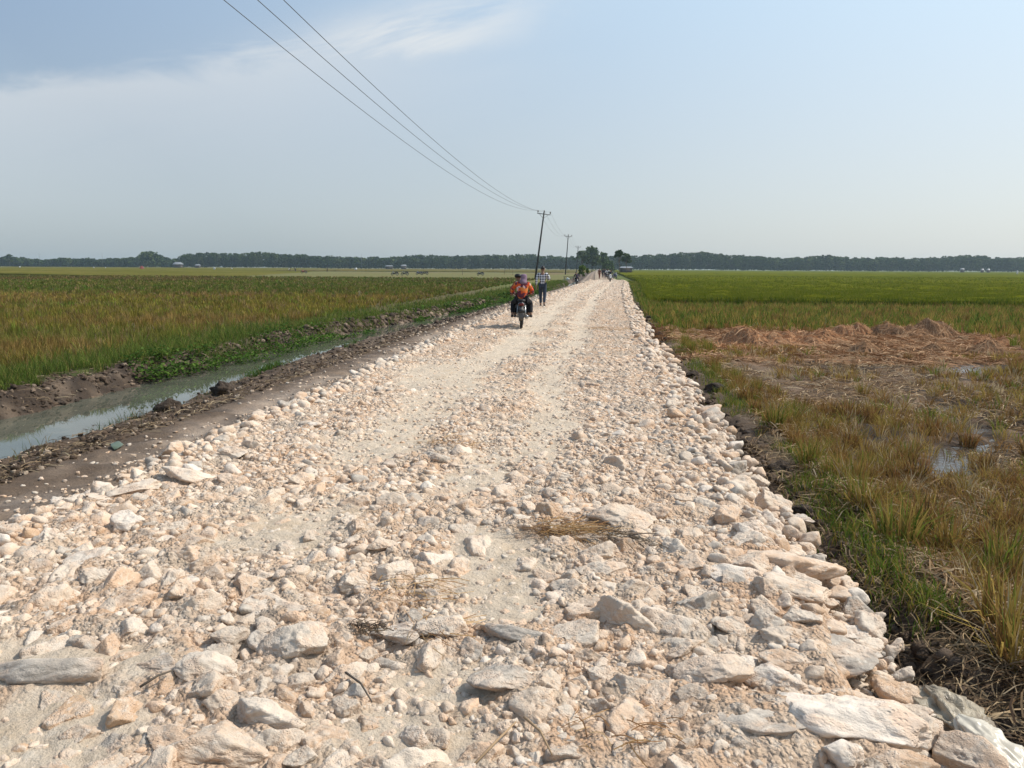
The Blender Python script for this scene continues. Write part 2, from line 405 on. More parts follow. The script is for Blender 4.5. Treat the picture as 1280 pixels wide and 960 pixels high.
# rocks one can recognise in the photograph: (px, py, width px, height px, tint, label)
NAMED = [
 (779, 778, 58, 58, 1, 'tall rounded pale boulder with a dusty cap right of centre'),
 (749, 712, 50, 30, 1, 'sharp cornered white rock just beyond the tall rounded boulder'),
 (739, 752, 30, 22, 2, 'small rock pressed against the far left side of the tall boulder'),
 (722, 797, 50, 28, 1, 'white wedge rock left of the tall rounded boulder'),
 (752, 838, 46, 30, 1, 'white faceted rock in front of the tall rounded boulder'),
 (638, 850, 72, 44, 4, 'grey knobbly rock low in the middle of the road'),
 (642, 796, 78, 28, 4, 'long flat grey rock lying behind the grey knobbly rock'),
 (558, 785, 55, 44, 1, 'egg shaped pale rock right of the dark burnt straw'),
 (500, 789, 55, 38, 5, 'grey fronted rock between the burnt straw and the egg shaped rock'),
 (440, 775, 36, 32, 0, 'pale rock on the left of the dark burnt straw'),
 (477, 685, 36, 32, 0, 'upright split rock with a shaded side left of the dusty patch'),
 (785, 655, 70, 26, 0, 'long low rock just right of the brown straw wisp'),
 (440, 726, 38, 36, 1, 'blocky pale rock behind the dark burnt straw'),
 (369, 810, 62, 56, 1, 'large domed whitish rock left of the dusty foreground patch'),
 (336, 784, 36, 34, 0, 'upright rock leaning on the large domed whitish rock'),
 (285, 796, 44, 32, 0, 'cream rock left of the upright leaning rock'),
 (268, 838, 60, 44, 1, 'rough pale rock at the end of the grey slab'),
 (375, 853, 38, 32, 0, 'round cream rock in front of the large domed rock'),
 (279, 938, 80, 46, 0, 'big cream boulder at the bottom edge left of the dusty patch'),
 (376, 950, 42, 34, 1, 'rounded stone at the bottom edge beside the big cream boulder'),
 (329, 898, 78, 46, 1, 'broad flat topped rock behind the big cream boulder'),
 (218, 925, 60, 34, 2, 'cluster edge rock left of the big cream boulder'),
 (356, 756, 78, 28, 1, 'long ridge like rock beyond the large domed rock'),
 (110, 704, 36, 20, 5, 'white topped rock near the left edge of the stones'),
 (118, 726, 38, 24, 1, 'pale rock just in front of the white topped rock'),
 (195, 832, 96, 36, 4, 'flat grey slab with a dark shaded front edge'),
 (50, 836, 115, 36, 4, 'dust covered flat slab at the far left of the foreground'),
 (1077, 893, 128, 62, 5, 'largest flat white boulder at the lower right stone edge'),
 (1139, 912, 48, 38, 5, 'smooth white block rock beside the crumpled plastic sack'),
 (1073, 843, 98, 38, 2, 'oblong peach rock behind the largest white boulder'),
 (1137, 855, 38, 34, 0, 'plain cream rock at the head of the plastic sack'),
 (1050, 797, 90, 54, 4, 'big grey pitted rock on the right stone edge'),
 (1063, 763, 44, 30, 5, 'white topped rock behind the big grey pitted rock'),
 (893, 848, 68, 42, 0, 'half buried cream rock in the right foreground rubble'),
 (953, 902, 132, 64, 4, 'broad grey dusty boulder left of the largest white boulder'),
 (1047, 944, 46, 42, 5, 'pointed white rock at the bottom in front of the largest boulder'),
 (1127, 944, 70, 44, 3, 'orange stained rock at the bottom beside the plastic sack'),
 (993, 828, 56, 28, 2, 'smooth peach rock left of the oblong peach rock'),
 (967, 848, 52, 32, 5, 'white lumpy rock in front of the smooth peach rock'),
 (1007, 681, 52, 28, 5, 'pale rock jutting over the soil beyond the pitted rock'),
 (985, 702, 92, 36, 2, 'wide cracked rock at the right stone edge'),
 (913, 722, 56, 28, 5, 'white oval rock in the right half of the road'),
 (1000, 735, 60, 34, 0, 'broad stone between the wide cracked rock and the pitted rock'),
 (913, 785, 34, 28, 1, 'small white faceted stone in the right foreground'),
 (973, 797, 58, 40, 0, 'tilted cream rock left of the big grey pitted rock'),
 (1002, 626, 26, 16, 5, 'small smooth white stone at the right edge by the dark clod'),
 (240, 594, 62, 24, 1, 'long pale rock on the left stone edge by the wheel path'),
 (173, 611, 50, 24, 1, 'low cream rock on the left stone edge'),
 (137, 622, 50, 22, 0, 'nearest big rock of the left stone edge'),
 (293, 566, 34, 26, 1, 'upright pale rock on the left stone edge farther along'),
]
PROTO = []
for k in range(20):
    v, f = stone_shape(5, 300+k, .15)
    PROTO.append(mesh_np('rock', v, f))
    PROTO[-1].materials.append(M['rock'])
def put_rock(k, x, y, r, sx, sy, sz, rz, tint, label, group, sink, name='limestone_rock'):
    o_ = bpy.data.objects.new(name, PROTO[k]); COL.objects.link(o_)
    z = max(float(road_h(np.array([x]), np.array([y]))[0]), -.13)
    o_.location = (x, y, z+sink); o_.rotation_euler = (random.uniform(-.2, .2), random.uniform(-.2, .2), rz)
    o_.scale = (r*sx, r*sy, r*sz)
    c = TINTS[tint]*random.uniform(.94, 1.06); o_.color = (*c, 1)
    tag(o_, label, 'rock', group)
    return o_
cells = {}
NXY, NR = [], []
def add_cell(x, y, r):
    k = (int(math.floor(x/.5)), int(math.floor(y/.5)))
    cells.setdefault(k, []).append((x, y, r))
def clear(x, y, r, f):
    i, j = int(math.floor(x/.5)), int(math.floor(y/.5))
    for a in (-1, 0, 1):
        for b in (-1, 0, 1):
            for (p_, q_, s_) in cells.get((i+a, j+b), ()):
                if (p_-x)**2+(q_-y)**2 < (f*(r+s_))**2: return False
    return True
n_named = 0
for i, (px, py, w, h, tint, lab) in enumerate(NAMED):
    x, y = at(px, py+h*.15, 0)
    d = math.hypot(x, y, H); rw = w*.5*d/F
    el_ = math.atan2(H, math.hypot(x, y))
    rh = h*.5*d/F
    dep = min(rw*1.0, rh/(math.sin(el_))*.75); hz = rh*.95/max(math.cos(el_), .3)*.75
    put_rock(i % 20, x, y, 1.0, rw*1.22, max(dep, rw*.5)*1.2, max(min(hz, rw), rw*.45)*1.25, random.uniform(-.3, .3), tint, lab, 'recognisable limestone rocks of the road', rh*(.10 if w > 1.9*h else .34))
    add_cell(x, y, rw*.74); n_named += 1; NXY.append((x, y)); NR.append(rw*.9)

# every other stone: biggest first, thrown at the road until they no longer fit
P, RAD, SUNK = [], [], []
def throw(n, y0, y1, r0, r1, f, dlim, edge=None):
    yy = y0*(y1/y0)**rng.random(n) if y0 > 0 else rng.uniform(y0, y1, n)
    uu = rng.uniform(EL-.12, ER+.10, n)
    if edge: uu = np.where(rng.random(n) < .5, edge_l(yy)+rng.uniform(-.10, .16, n), edge_r(yy)+rng.uniform(-.16, .10, n))
    xx = uu+cx(yy)
    dd = dust(xx, yy); e_ = np.minimum(uu-edge_l(yy), edge_r(yy)-uu)
    rr = r0*(r1/r0)**rng.random(n)
    pr = rng.random(n)
    for x, y, d_, e, r, q in zip(xx, yy, dd, e_, rr, pr):
        sunk = d_ > dlim+q*.35
        if e < (-.12 if edge else -.05) or (sunk and q > .22): continue
        if e < .45: r *= 1.15
        if clear(x, y, r, f):
            add_cell(x, y, r); P.append((x, y)); RAD.append(r); SUNK.append(sunk)
throw(420, 2.0, 14, .06, .13, .80, 2, True); throw(800, 14, 112, .06, .12, .8, 2, True); throw(2200, 1.9, 14, .03, .06, .76, 2, True)
throw(260, 2.0, 10, .085, .135, .84, .25); throw(300, 10, 40, .08, .13, .84, .3)
throw(420, 2.1, 6.0, .07, .12, .80, .4)
throw(6000, 1.9, 11, .040, .085, .68, .46); throw(5200, 9, 40, .05, .09, .76, .5); throw(5000, 40, 112, .09, .15, .78, .6)
throw(13000, 1.9, 8, .024, .046, .68, .55); throw(15000, 8, 30, .032, .058, .66, .65); throw(8000, 30, 112, .06, .11, .70, .75)
throw(34000, 1.9, 5.5, .010, .025, .56, .6); throw(20000, 5.5, 14, .017, .034, .58, .7)
throw(700, -3, 1.9, .04, .12, .8, .5)
P = np.array(P); RAD = np.array(RAD); SUNK = np.array(SUNK)
zz = np.maximum(road_h(P[:, 0], P[:, 1]), -.13) - np.where(SUNK, RAD*.30, 0)
dist = np.sqrt(P[:, 0]**2+P[:, 1]**2+H*H)
cxp = np.cos(YAW)*P[:, 0]+np.sin(YAW)*P[:, 1]; dep = -np.sin(YAW)*P[:, 0]+np.cos(YAW)*P[:, 1]
inview = (np.abs(cxp) < .66*np.maximum(dep, 0)+.05) & (dep > 1.9)
score = np.where(inview, RAD/dist, 0)
order = np.argsort(-score)
IND = order[:298-n_named]
isind = np.zeros(len(P), bool); isind[IND] = True
for i in IND:
    x, y = P[i]; u = x-float(cx(y)); r = RAD[i]
    zone = 'right' if u > .75 else ('left' if u < -3.2 else 'mid')
    lab = {'right': 'pale limestone rock packed along the right hand stone edge', 'left': 'pale limestone rock packed along the stone edge beside the dirt wheel path',
           'mid': 'pale limestone rock half sunk in the rubble of the road'}[zone]
    put_rock(int(rng.integers(0, 20)), x, y, r, 1.1, 1.05, .92, random.uniform(0, 6.28), int(rng.choice(6, p=TP)), lab,
             {'right': 'rocks along the right stone edge', 'left': 'rocks along the left stone edge', 'mid': 'rocks in the middle of the road'}[zone], r*(float(np.interp(y, [4, 12], [.02, -.14])) if zone == 'mid' else .22))
rest = np.where(~isind)[0]
cols = TINTS[rng.choice(6, len(P), p=TP)]*rng.uniform(.92, 1.06, (len(P), 1))
px_size = RAD/dist*776
VV, FF, CC, off = [], [], [], 0
for lo, hi, sub in ((7, 1e9, 3), (2.4, 7, 2), (0, 2.4, 1)):
    s = rest[(px_size[rest] >= lo) & (px_size[rest] < hi)]
    if not len(s): continue
    PP = np.stack([P[s, 0], P[s, 1], zz[s]+RAD[s]*np.where(np.abs(P[s, 0]-cx(P[s, 1])+1.27) > 2.1, .20, np.where(RAD[s] > .04, np.interp(P[s, 1], [4, 10, 25], [-.04, -.16, -.28]), np.interp(P[s, 1], [4, 12, 25], [.22, .1, -.1])))], 1)
    v, f, c = stone_cloud(PP, RAD[s]*1.08, sub, cols[s])
    VV.append(v); FF.append(f+off); CC.append(c); off += len(v)
o = obj('limestone_rubble', mesh_np('limestone_rubble', np.concatenate(VV), np.concatenate(FF), np.concatenate(CC)), M['rubble'])
tag(o, kind='stuff')
print('stones', len(P), 'rubble faces', sum(len(f) for f in FF))

ys = np.concatenate([np.arange(-4, 1.5, .1), rows(1.5, 112, .019, .0058)])
us = np.arange(-4.1, 1.56, .020)
Ug, Yg = np.meshgrid(us, ys); Xg = Ug+cx(Yg)
Zg = road_h(Xg, Yg)
D = dust(Xg, Yg)
# the fines bank up against every stone
ST_ = np.zeros_like(Zg); du_ = us[1]-us[0]
for (x, y), r in zip(np.concatenate([NXY, P]), np.concatenate([NR, RAD])):
    if r < .03 or y > 40: continue
    u = x-float(cx(y)); R_ = 1.75*r
    j0, j1 = np.searchsorted(us, [u-R_, u+R_]); i0, i1 = np.searchsorted(ys, [y-R_, y+R_])
    if i1 <= i0 or j1 <= j0: continue
    d_ = np.sqrt((us[j0:j1][None, :]-u)**2+(ys[i0:i1][:, None]-y)**2)/r
    ST_[i0:i1, j0:j1] = np.maximum(ST_[i0:i1, j0:j1], r*.20*(1-sm(.6, 1.6, d_)))
E_ = np.maximum(sm(.05, -.08, Ug-edge_l(Yg)), sm(-.05, .08, Ug-edge_r(Yg)))
Zg = Zg + ST_*(1-E_) + .018*(1-.6*D)*np.abs(fbm(Xg*27, Yg*27, 2, 37))
o = obj('stone_road', mesh_np('stone_road', np.stack([Xg, Yg, Zg], -1).reshape(-1, 3), grid_faces(*Xg.shape), np.stack([D, sm(.0, .5, E_), 0*D], -1).reshape(-1, 3)), M['road'])
tag(o, kind='structure')

# ------------------------------------------------------------------ blades, straw
def blades(B, h, w, az, lean, col, tip=None):
    n = len(B); face = rng.uniform(0, 6.283, n)
    sx, sy = np.cos(face)*w*.5, np.sin(face)*w*.5
    dx, dy = np.cos(az), np.sin(az)
    V = np.empty((n, 5, 3))
    for k, (t_, ws) in enumerate(((0, .8), (.55, 1.0))):
        off_ = lean*h*t_**1.8; zz_ = h*t_*np.sqrt(np.maximum(1-(lean*t_)**2*.6, .1))
        for j, s_ in enumerate((-1, 1)):
            V[:, 2*k+j, 0] = B[:, 0]+dx*off_+s_*sx*ws; V[:, 2*k+j, 1] = B[:, 1]+dy*off_+s_*sy*ws; V[:, 2*k+j, 2] = B[:, 2]+zz_
    V[:, 4, 0] = B[:, 0]+dx*lean*h; V[:, 4, 1] = B[:, 1]+dy*lean*h; V[:, 4, 2] = B[:, 2]+h*np.sqrt(np.maximum(1-lean**2*.6, .1))
    f = np.array([(0, 1, 3), (0, 3, 2), (2, 3, 4)])
    Fc = (f[None]+(np.arange(n)*5)[:, None, None]).reshape(-1, 3)
    Cc = np.repeat(col[:, None, :], 5, 1)
    if tip is not None: Cc[:, 4] = tip
    return V.reshape(-1, 3), Fc, Cc.reshape(-1, 3)
def join(parts):
    off_, V, Fc, Cc = 0, [], [], []
    for v, f, c in parts:
        V.append(v); Fc.append(f+off_); Cc.append(c); off_ += len(v)
    return np.concatenate(V), np.concatenate(Fc), np.concatenate(Cc)
def strips(B, L, w, az, curve, lift, col, seg=4):
    """lying stalks: B start points, bent ribbons close to the ground"""
    n = len(B); V = np.empty((n, seg+1, 2, 3)); p = B.copy().astype(float); a = az.copy()
    for k in range(seg+1):
        sx, sy = -np.sin(a)*w*.5, np.cos(a)*w*.5
        zz_ = p[:, 2]+lift*np.sin(np.pi*k/seg)
        for j, s_ in enumerate((-1, 1)):
            V[:, k, j, 0] = p[:, 0]+s_*sx; V[:, k, j, 1] = p[:, 1]+s_*sy; V[:, k, j, 2] = zz_+s_*w*.3
        p[:, 0] += np.cos(a)*L/seg; p[:, 1] += np.sin(a)*L/seg; a = a+curve/seg
    b = []
    for k in range(seg): b += [(2*k, 2*k+1, 2*k+3), (2*k, 2*k+3, 2*k+2)]
    Fc = (np.array(b)[None]+(np.arange(n)*2*(seg+1))[:, None, None]).reshape(-1, 3)
    return V.reshape(-1, 3), Fc, np.repeat(col, 2*(seg+1), 0)
def pal(n, cols, p, var=.18):
    c = np.array(cols)[rng.choice(len(cols), n, p=p)]
    return c*rng.uniform(1-var, 1+var, (n, 1))
GREEN, LIME, GOLD, BROWN, RED, DARK, PALE = (.07, .115, .018), (.16, .195, .035), (.33, .235, .065), (.24, .14, .05), (.27, .13, .05), (.07, .045, .025), (.42, .33, .20)

# tufts of cut rice on the right: a thing each
def tuft_mesh(kind):
    n = {'green': 150, 'gold': 140, 'brown': 150}[kind]
    a = rng.uniform(0, 6.283, n); r_ = .10*np.sqrt(rng.random(n))
    B = np.stack([np.cos(a)*r_, np.sin(a)*r_, np.full(n, -.03)], 1)
    col = {'green': pal(n, (LIME, GREEN, GOLD, BROWN), (.40, .08, .38, .14)), 'gold': pal(n, (GOLD, BROWN, LIME, PALE), (.48, .32, .08, .12)), 'brown': pal(n, (BROWN, RED, DARK, GOLD), (.40, .25, .15, .20))}[kind]
    h = rng.uniform(.55, 1.0, n)*{'green': .46, 'gold': .42, 'brown': .36}[kind]
    le = np.where(rng.random(n) < .18, rng.uniform(.7, .98, n), np.abs(rng.normal(.22, .22, n)).clip(0, .95))
    az_ = a+rng.normal(0, 1.0, n); h = np.where(rng.random(n) < .3, h*rng.uniform(.35, .8, n), h)
    return mesh_np('tuft', *blades(B, h, rng.uniform(.006, .012, n), az_, le, col))
TUFT = {k: [tuft_mesh(k) for _ in range(5)] for k in ('green', 'gold', 'brown')}
for k in TUFT:
    for m_ in TUFT[k]: m_.materials.append(M['blade'])
TL = {'green': 'green and yellow rice stubble tuft in the harvested field right of the road',
      'gold': 'golden dry rice stubble tuft in the harvested field right of the road',
      'brown': 'short brown rice stubble tuft in the harvested field right of the road'}
tufts_xy = []
def put_tuft(kind, x, y, s, label=None):
    z = float(ground_h(np.array([x]), np.array([y]))[0])
    o_ = bpy.data.objects.new('rice_stubble_tuft', random.choice(TUFT[kind])); COL.objects.link(o_)
    o_.location = (x, y, z); o_.rotation_euler = (0, 0, random.uniform(0, 6.28)); o_.scale = (s*random.uniform(.9, 1.25), s*random.uniform(.9, 1.25), s)
    tag(o_, label or TL[kind], 'stubble tuft', 'recognisable stubble tufts' if label else kind+' stubble tufts right of the road')
    tufts_xy.append((x, y))
for px, py, kind, s, lab in [
    (1120, 690, 'green', 1.35, 'large bushy green and brown stubble tuft nearest the road edge'),
    (1155, 668, 'brown', 1.35, 'tall rusty brown stubble tuft beside the large green one'),
    (1065, 612, 'gold', 1.4, 'wide golden green stubble tuft at the strip of green grass'),
    (1010, 590, 'green', .9, 'smaller yellow green stubble tuft next to the wide golden one'),
    (1060, 525, 'brown', 1.25, 'dense brown stubble tuft farther back in the stubble row'),
    (1085, 528, 'brown', 1.1, 'brown stubble tuft right of the dense brown one'),
    (1035, 520, 'brown', 1.2, 'brown stubble tuft left of the dense brown one'),
    (1250, 800, 'gold', 1.3, 'tall dry yellow tuft at the right edge of the photo'),
    (1275, 845, 'gold', 1.25, 'dry yellow tuft lowest at the right edge of the photo'),
    (1165, 545, 'brown', 1.1, 'dark brown stubble tuft standing at the near end of the puddle'),
    (1210, 555, 'brown', 1.0, 'dark stubble tuft on the right bank of the puddle'),
    (1135, 450, 'brown', .9, 'lone brown stubble tuft in front of the straw heaps'),
    (1270, 470, 'gold', 1.3, 'tall yellow brown stubble tuft at the far right beyond the puddle')]:
    x, y = at(px, py, -.36); put_tuft(kind, x, y, s*.84, lab)
cnt = 0
cand = []
for _ in range(9000):
    y = 3.2*(26/3.2)**random.random(); u = 2.15+random.random()**1.35*(2.5+.62*y)
    x = u+float(cx(y)); cand.append((x, y, u))
sel = []
for x, y, u in cand:
    dm = 2.25+.22*(y-4)
    q = float(fbm(x*.55, y*.4, 3, 83))
    if u > dm and (q < .04 or random.random() < .45): continue
    if u <= dm and q < -.06: continue
    if float(pud(np.array(x), np.array(y))) > .2: continue
    if 15.5 < y < 25 and u > 2.9: continue
    if u > .75*y+1.5: continue
    if any((x-a)**2+(y-b)**2 < (.24 if u < dm else .42)**2 for a, b in tufts_xy[-2000:]): continue
    tufts_xy.append((x, y)); sel.append((x, y, u))
del tufts_xy[13:]
sel.sort(key=lambda q: q[0]**2+q[1]**2)
for x, y, u in sel[:270]:
    q = float(fbm(x*.9, y*.5, 2, 84))
    kind = random.choices(['green', 'gold', 'brown'], [max(.05, .26+q-.12*(u-2.2)), .40, max(.15, .42-q)])[0]
    put_tuft(kind, x, y, random.uniform(.5, .9))
print('tufts', len(sel))

def at_ground(x, y): return np.stack([x, y, ground_h(x, y)], 1)
# stubble beyond (right, 25 - 42 m) and the individual tufts' more distant kin
def tufts_stuff(x, y, nb, h, w, cols, p, spread=.07, lean=.35, hv=.35):
    n = len(x); X_ = np.repeat(x, nb); Y_ = np.repeat(y, nb); m = len(X_)
    a = rng.uniform(0, 6.283, m); r_ = spread*np.sqrt(rng.random(m))
    B = at_ground(X_+np.cos(a)*r_, Y_+np.sin(a)*r_)
    hh = np.repeat(h*rng.uniform(1-hv, 1+hv, n), nb)*rng.uniform(.7, 1.05, m)
    base = pal(n, cols, p, .15); c = np.repeat(base, nb, 0)*rng.uniform(.75, 1.3, (m, 1))
    ww = np.repeat(w, nb) if np.ndim(w) else np.full(m, w)
    return blades(B, hh, ww*rng.uniform(.7, 1.3, m), a, np.abs(rng.normal(lean, .2, m)).clip(0, .9), c)
parts = []
n = 9000; y = rng.uniform(24.5, 42, n); x = rng.uniform(1.9, 34, n)+cx(y); k_ = (x < .8*y) & (rng.random(n) < .85)
k_ &= ~((y < 25.5) & (x < 11))
parts.append(tufts_stuff(x[k_], y[k_], 7, .36, .026, (GOLD, LIME, BROWN, GREEN), (.30, .36, .20, .14), .1))
far = np.array([(a, b) for a, b, _ in sel[270:]])
if len(far): parts.append(tufts_stuff(far[:, 0], far[:, 1], 40, .36, .013, (GOLD, LIME, BROWN), (.4, .2, .4), .08))
n = 500; y = rng.uniform(10, 26, n); x = rng.uniform(9.5, 20, n); k_ = (x < .85*y) & (x > .33*y+3.5)
parts.append(tufts_stuff(x[k_], y[k_], 34, .40, .015, (GOLD, BROWN, LIME), (.45, .4, .15), .1))
n = 700; y = rng.uniform(25, 110, n); x = 1.75+rng.random(n)*1.1+cx(y)      # weeds between the stones and the rice
parts.append(tufts_stuff(x, y, 9, .34, .03, (GREEN, LIME, GOLD), (.45, .35, .2), .12))
n = 5200; y = 4.2*(20/4.2)**rng.random(n); x = 2.2+rng.random(n)**1.15*(1.2+.62*y)+cx(y)
k_ = (fbm(x*.9, y*.6, 3, 89) > .05-.14*sm(9, 13, y)) & (pud(x, y) < .3); x, y = x[k_], y[k_]
parts.append(tufts_stuff(x, y, 12, .19, .006*np.maximum(1, y/8), (GOLD, BROWN, LIME, PALE), (.34, .40, .10, .16), .06, .55))
v, f, c = join(parts)
tag(obj('rice_stubble', mesh_np('rice_stubble', v, f, c), M['blade']), kind='stuff')

# short green grass along the right soil bank
n = 11000; y = 2.2*(26/2.2)**rng.random(n); u = 1.93+.12*rng.normal(0, 1, n)+.1*fbm(y*.8, 1.1, 2, 90); x = u+cx(y)
k_ = (fbm(x*1.2, y*.9, 3, 91) > -.12) & (u > 1.55)
x, y = x[k_], y[k_]; n = len(x)
v1 = blades(at_ground(x, y), rng.uniform(.05, .17, n), rng.uniform(.004, .008, n), rng.uniform(0, 6.283, n), rng.uniform(.2, .8, n), pal(n, (GREEN, LIME, GOLD, (.12, .20, .03)), (.15, .38, .22, .25)))
tag(obj('grass', mesh_np('grass', *v1), M['blade']), kind='stuff')

# straw lying over the right field
def litter(n, xy, L, w, cols, p, lift=.015, up=.006):
    x, y = xy
    B = at_ground(x, y); B[:, 2] += up+rng.random(len(x))*.03
    return strips(B, rng.uniform(*L, len(x)), rng.uniform(*w, len(x)), rng.uniform(0, 6.283, len(x)), rng.normal(0, .9, len(x)), rng.random(len(x))*lift, pal(len(x), cols, p, .25))
parts = []
n = 62000; y = 2.2*(24/2.2)**rng.random(n); x = 2.0+rng.random(n)**1.1*(3.2+.62*y)+cx(y)
k_ = fbm(x*.9, y*.7, 3, 92) > -.12
k_ &= ~((pud(x, y) > .35) & (rng.random(n) < .80))
parts.append(litter(0, (x[k_], y[k_]), (.10, .38), (.004, .011), ((.31, .21, .12), (.23, .145, .08), (.44, .34, .22), (.10, .066, .044)), (.4, .25, .25, .10), .06))
n = 30000; y = rng.uniform(17, 27, n); x = rng.uniform(1.6, 12.5, n)+cx(y)
k_ = fbm(x*.5, y*.6, 3, 93) > -.3
parts.append(litter(0, (x[k_], y[k_]), (.2, .55), (.010, .02), ((.36, .215, .12), (.26, .14, .075), (.42, .28, .17)), (.5, .3, .2), .07))
n = 3800; y = 2.2*(9/2.2)**rng.random(n); x = 1.55+rng.random(n)*.75
parts.append(litter(0, (x, y), (.08, .3), (.003, .007), ((.34, .25, .15), (.19, .13, .08)), (.6, .4), .04))
v, f, c = join(parts)
tag(obj('straw_litter', mesh_np('straw_litter', v, f, c), M['straw']), kind='stuff')

# straw heaps: one thing each
t = NT('straw_heap'); p = t.pos()
n_ = t.noise(t.n('ShaderNodeMapping', i_Vector=p, i_Scale=(3., 3., 14.)).outputs[0], 5, 6, .7, .8)
M['heap'] = t.out(t.mix(t.ramp(n_, .35, .65), (.24, .14, .08), (.50, .32, .195)), .95, t.bump(n_, 1.0, .06), .1)
def straw_heap(x, y, rx, ry, h, label, cols, p, ns=1100):
    e = empty('straw_heap', (x, y, -.38), 0, label, 'straw heap', 'straw heaps on the harvested field')
    nr, nc = 30, 90
    rr, aa = np.meshgrid(np.linspace(0, 1, nr), np.linspace(0, 2*np.pi, nc), indexing='ij')
    wob = 1+.22*n2(np.cos(aa)*1.6+x, np.sin(aa)*1.6+y, 95)
    def hh(r_, a_):
        qx, qy = r_*np.cos(a_)*rx, r_*np.sin(a_)*ry
        return h*np.maximum(1-r_**2.1, 0)**1.15*np.maximum(.15, 1+1.25*fbm(qx*1.5+x*3, qy*1.5+y, 4, 96)) + .05*fbm(qx*6+x, qy*6, 3, 97)*(1-r_) - .02
    Xh, Yh = rr*np.cos(aa)*rx*wob, rr*np.sin(aa)*ry*wob
    mound = obj('mound', mesh_np('mound', np.stack([Xh, Yh, hh(rr, aa)], -1).reshape(-1, 3), grid_faces(nr, nc)), M['heap'], e)
    r_ = np.sqrt(rng.random(ns))*.98; a_ = rng.uniform(0, 6.283, ns)
    w_ = 1+.22*n2(np.cos(a_)*1.6+x, np.sin(a_)*1.6+y, 95)
    B = np.stack([r_*np.cos(a_)*rx*w_, r_*np.sin(a_)*ry*w_, hh(r_, a_)+.012], 1)
    dn = a_+rng.normal(0, .9, ns)
    L = rng.uniform(.2, .6, ns)
    v_, f_, c_ = strips(B, L, rng.uniform(.008, .016, ns), dn, rng.normal(0, .6, ns), rng.random(ns)*.06, pal(ns, cols, p, .25), 3)
    # drape the loose stalks down the slope
    rq = np.hypot(v_[:, 0]/rx, v_[:, 1]/ry); aq = np.arctan2(v_[:, 1]/ry, v_[:, 0]/rx); wq = 1+.22*n2(np.cos(aq)*1.6+x, np.sin(aq)*1.6+y, 95)
    v_[:, 2] = np.maximum(hh(np.clip(rq/wq, 0, 1), aq), -.02)+.012+np.repeat(rng.random(ns)*.03, 8)+np.tile(np.repeat(np.arange(4), 2), ns)*np.repeat(rng.random(ns)**4*.05, 8)
    s_ = obj('loose_straw', mesh_np('loose_straw', v_, f_, c_), M['straw'], e); s_['kind'] = 'stuff'
    return e
SC = ((.43, .23, .12), (.30, .15, .08), (.52, .33, .19)), (.5, .3, .2)
SD = ((.35, .205, .115), (.23, .135, .075), (.46, .30, .18)), (.5, .3, .2)
for px, py, wpx, hm, lab, sc in [
    (960, 424, 62, .42, 'broad reddish straw heap nearest the stone road', SC),
    (1015, 420, 42, .38, 'reddish straw heap joined to the broad one', SC),
    (1060, 412, 30, .30, 'low straw heap in the middle of the row', SC),
    (1122, 413, 42, .45, 'rounded brown straw heap in the middle of the row', SD),
    (1160, 413, 34, .45, 'steep brown straw heap next to the rounded one', SD),
    (905, 428, 44, .16, 'flat spread of red straw at the road side', SC),
    (1082, 436, 20, .26, 'small dark straw clump in front of the row of heaps', SD),
    (1235, 436, 30, .36, 'dark straw heap at the far right of the row', SD),
    (1240, 424, 24, .30, 'small pale straw heap behind the dark one at the right', SC),
    (1165, 433, 14, .2, 'tiny straw clump in front of the steep heap', SD)]:
    d_ = 1.97*F/(py+8-335); x, y = at(px, py+8, -.36)
    straw_heap(x, y, wpx*.5*d_/F*2.4, wpx*.5*d_/F*1.5, hm*.95, lab, *sc)

# ------------------------------------------------------------------ left side vegetation
parts = []
def fl_cols(x, y):
    c = field_left(x[None, :], y[None, :])[0]
    return c
def field_tufts(n, y0, y1, nb, h, w, lean=.3, umax=-10.2, xk=1.05):
    y = y0*(y1/y0)**(rng.random(n)) ; x = umax - rng.random(n)*(xk*y+4)
    # keep to what the picture can see, with a margin
    k_ = (x > -.95*y-6)
    x, y = x[k_], y[k_]; n = len(x)
    X_ = np.repeat(x, nb); Y_ = np.repeat(y, nb); m = len(X_); a = rng.uniform(0, 6.283, m); r_ = .09*np.sqrt(rng.random(m))
    B = at_ground(X_+np.cos(a)*r_, Y_+np.sin(a)*r_)
    base = fl_cols(x, y)*1.0
    mixn = rng.random(n)
    base = np.where((mixn < .12)[:, None], base*np.array([.75, 1.1, .8]), base)
    base = np.where((mixn > .85)[:, None], np.array([.24, .17, .075]), base)
    base = np.where(((mixn > .78) & (mixn <= .85) & (y < 55))[:, None], np.array([.20, .125, .048]), base)
    c = np.repeat(base*rng.uniform(.72, 1.22, (n, 1)), nb, 0)*rng.uniform(.7, 1.45, (m, 1))
    hh = np.repeat(h*rng.uniform(.35, 1.4, n), nb)*rng.uniform(.6, 1.05, m)
    return blades(B, hh, np.repeat(w*(y/15)**.7, nb), a, np.abs(rng.normal(lean, .2, m)).clip(0, .9), c)
parts.append(field_tufts(8500, 9, 28, 15, .30, .012))
parts.append(field_tufts(13000, 25, 62, 9, .28, .020))
parts.append(field_tufts(22000, 58, 135, 5, .26, .028))
v, f, c = join(parts)
tag(obj('cut_rice_field', mesh_np('cut_rice_field', v, f, c), M['blade']), kind='stuff')

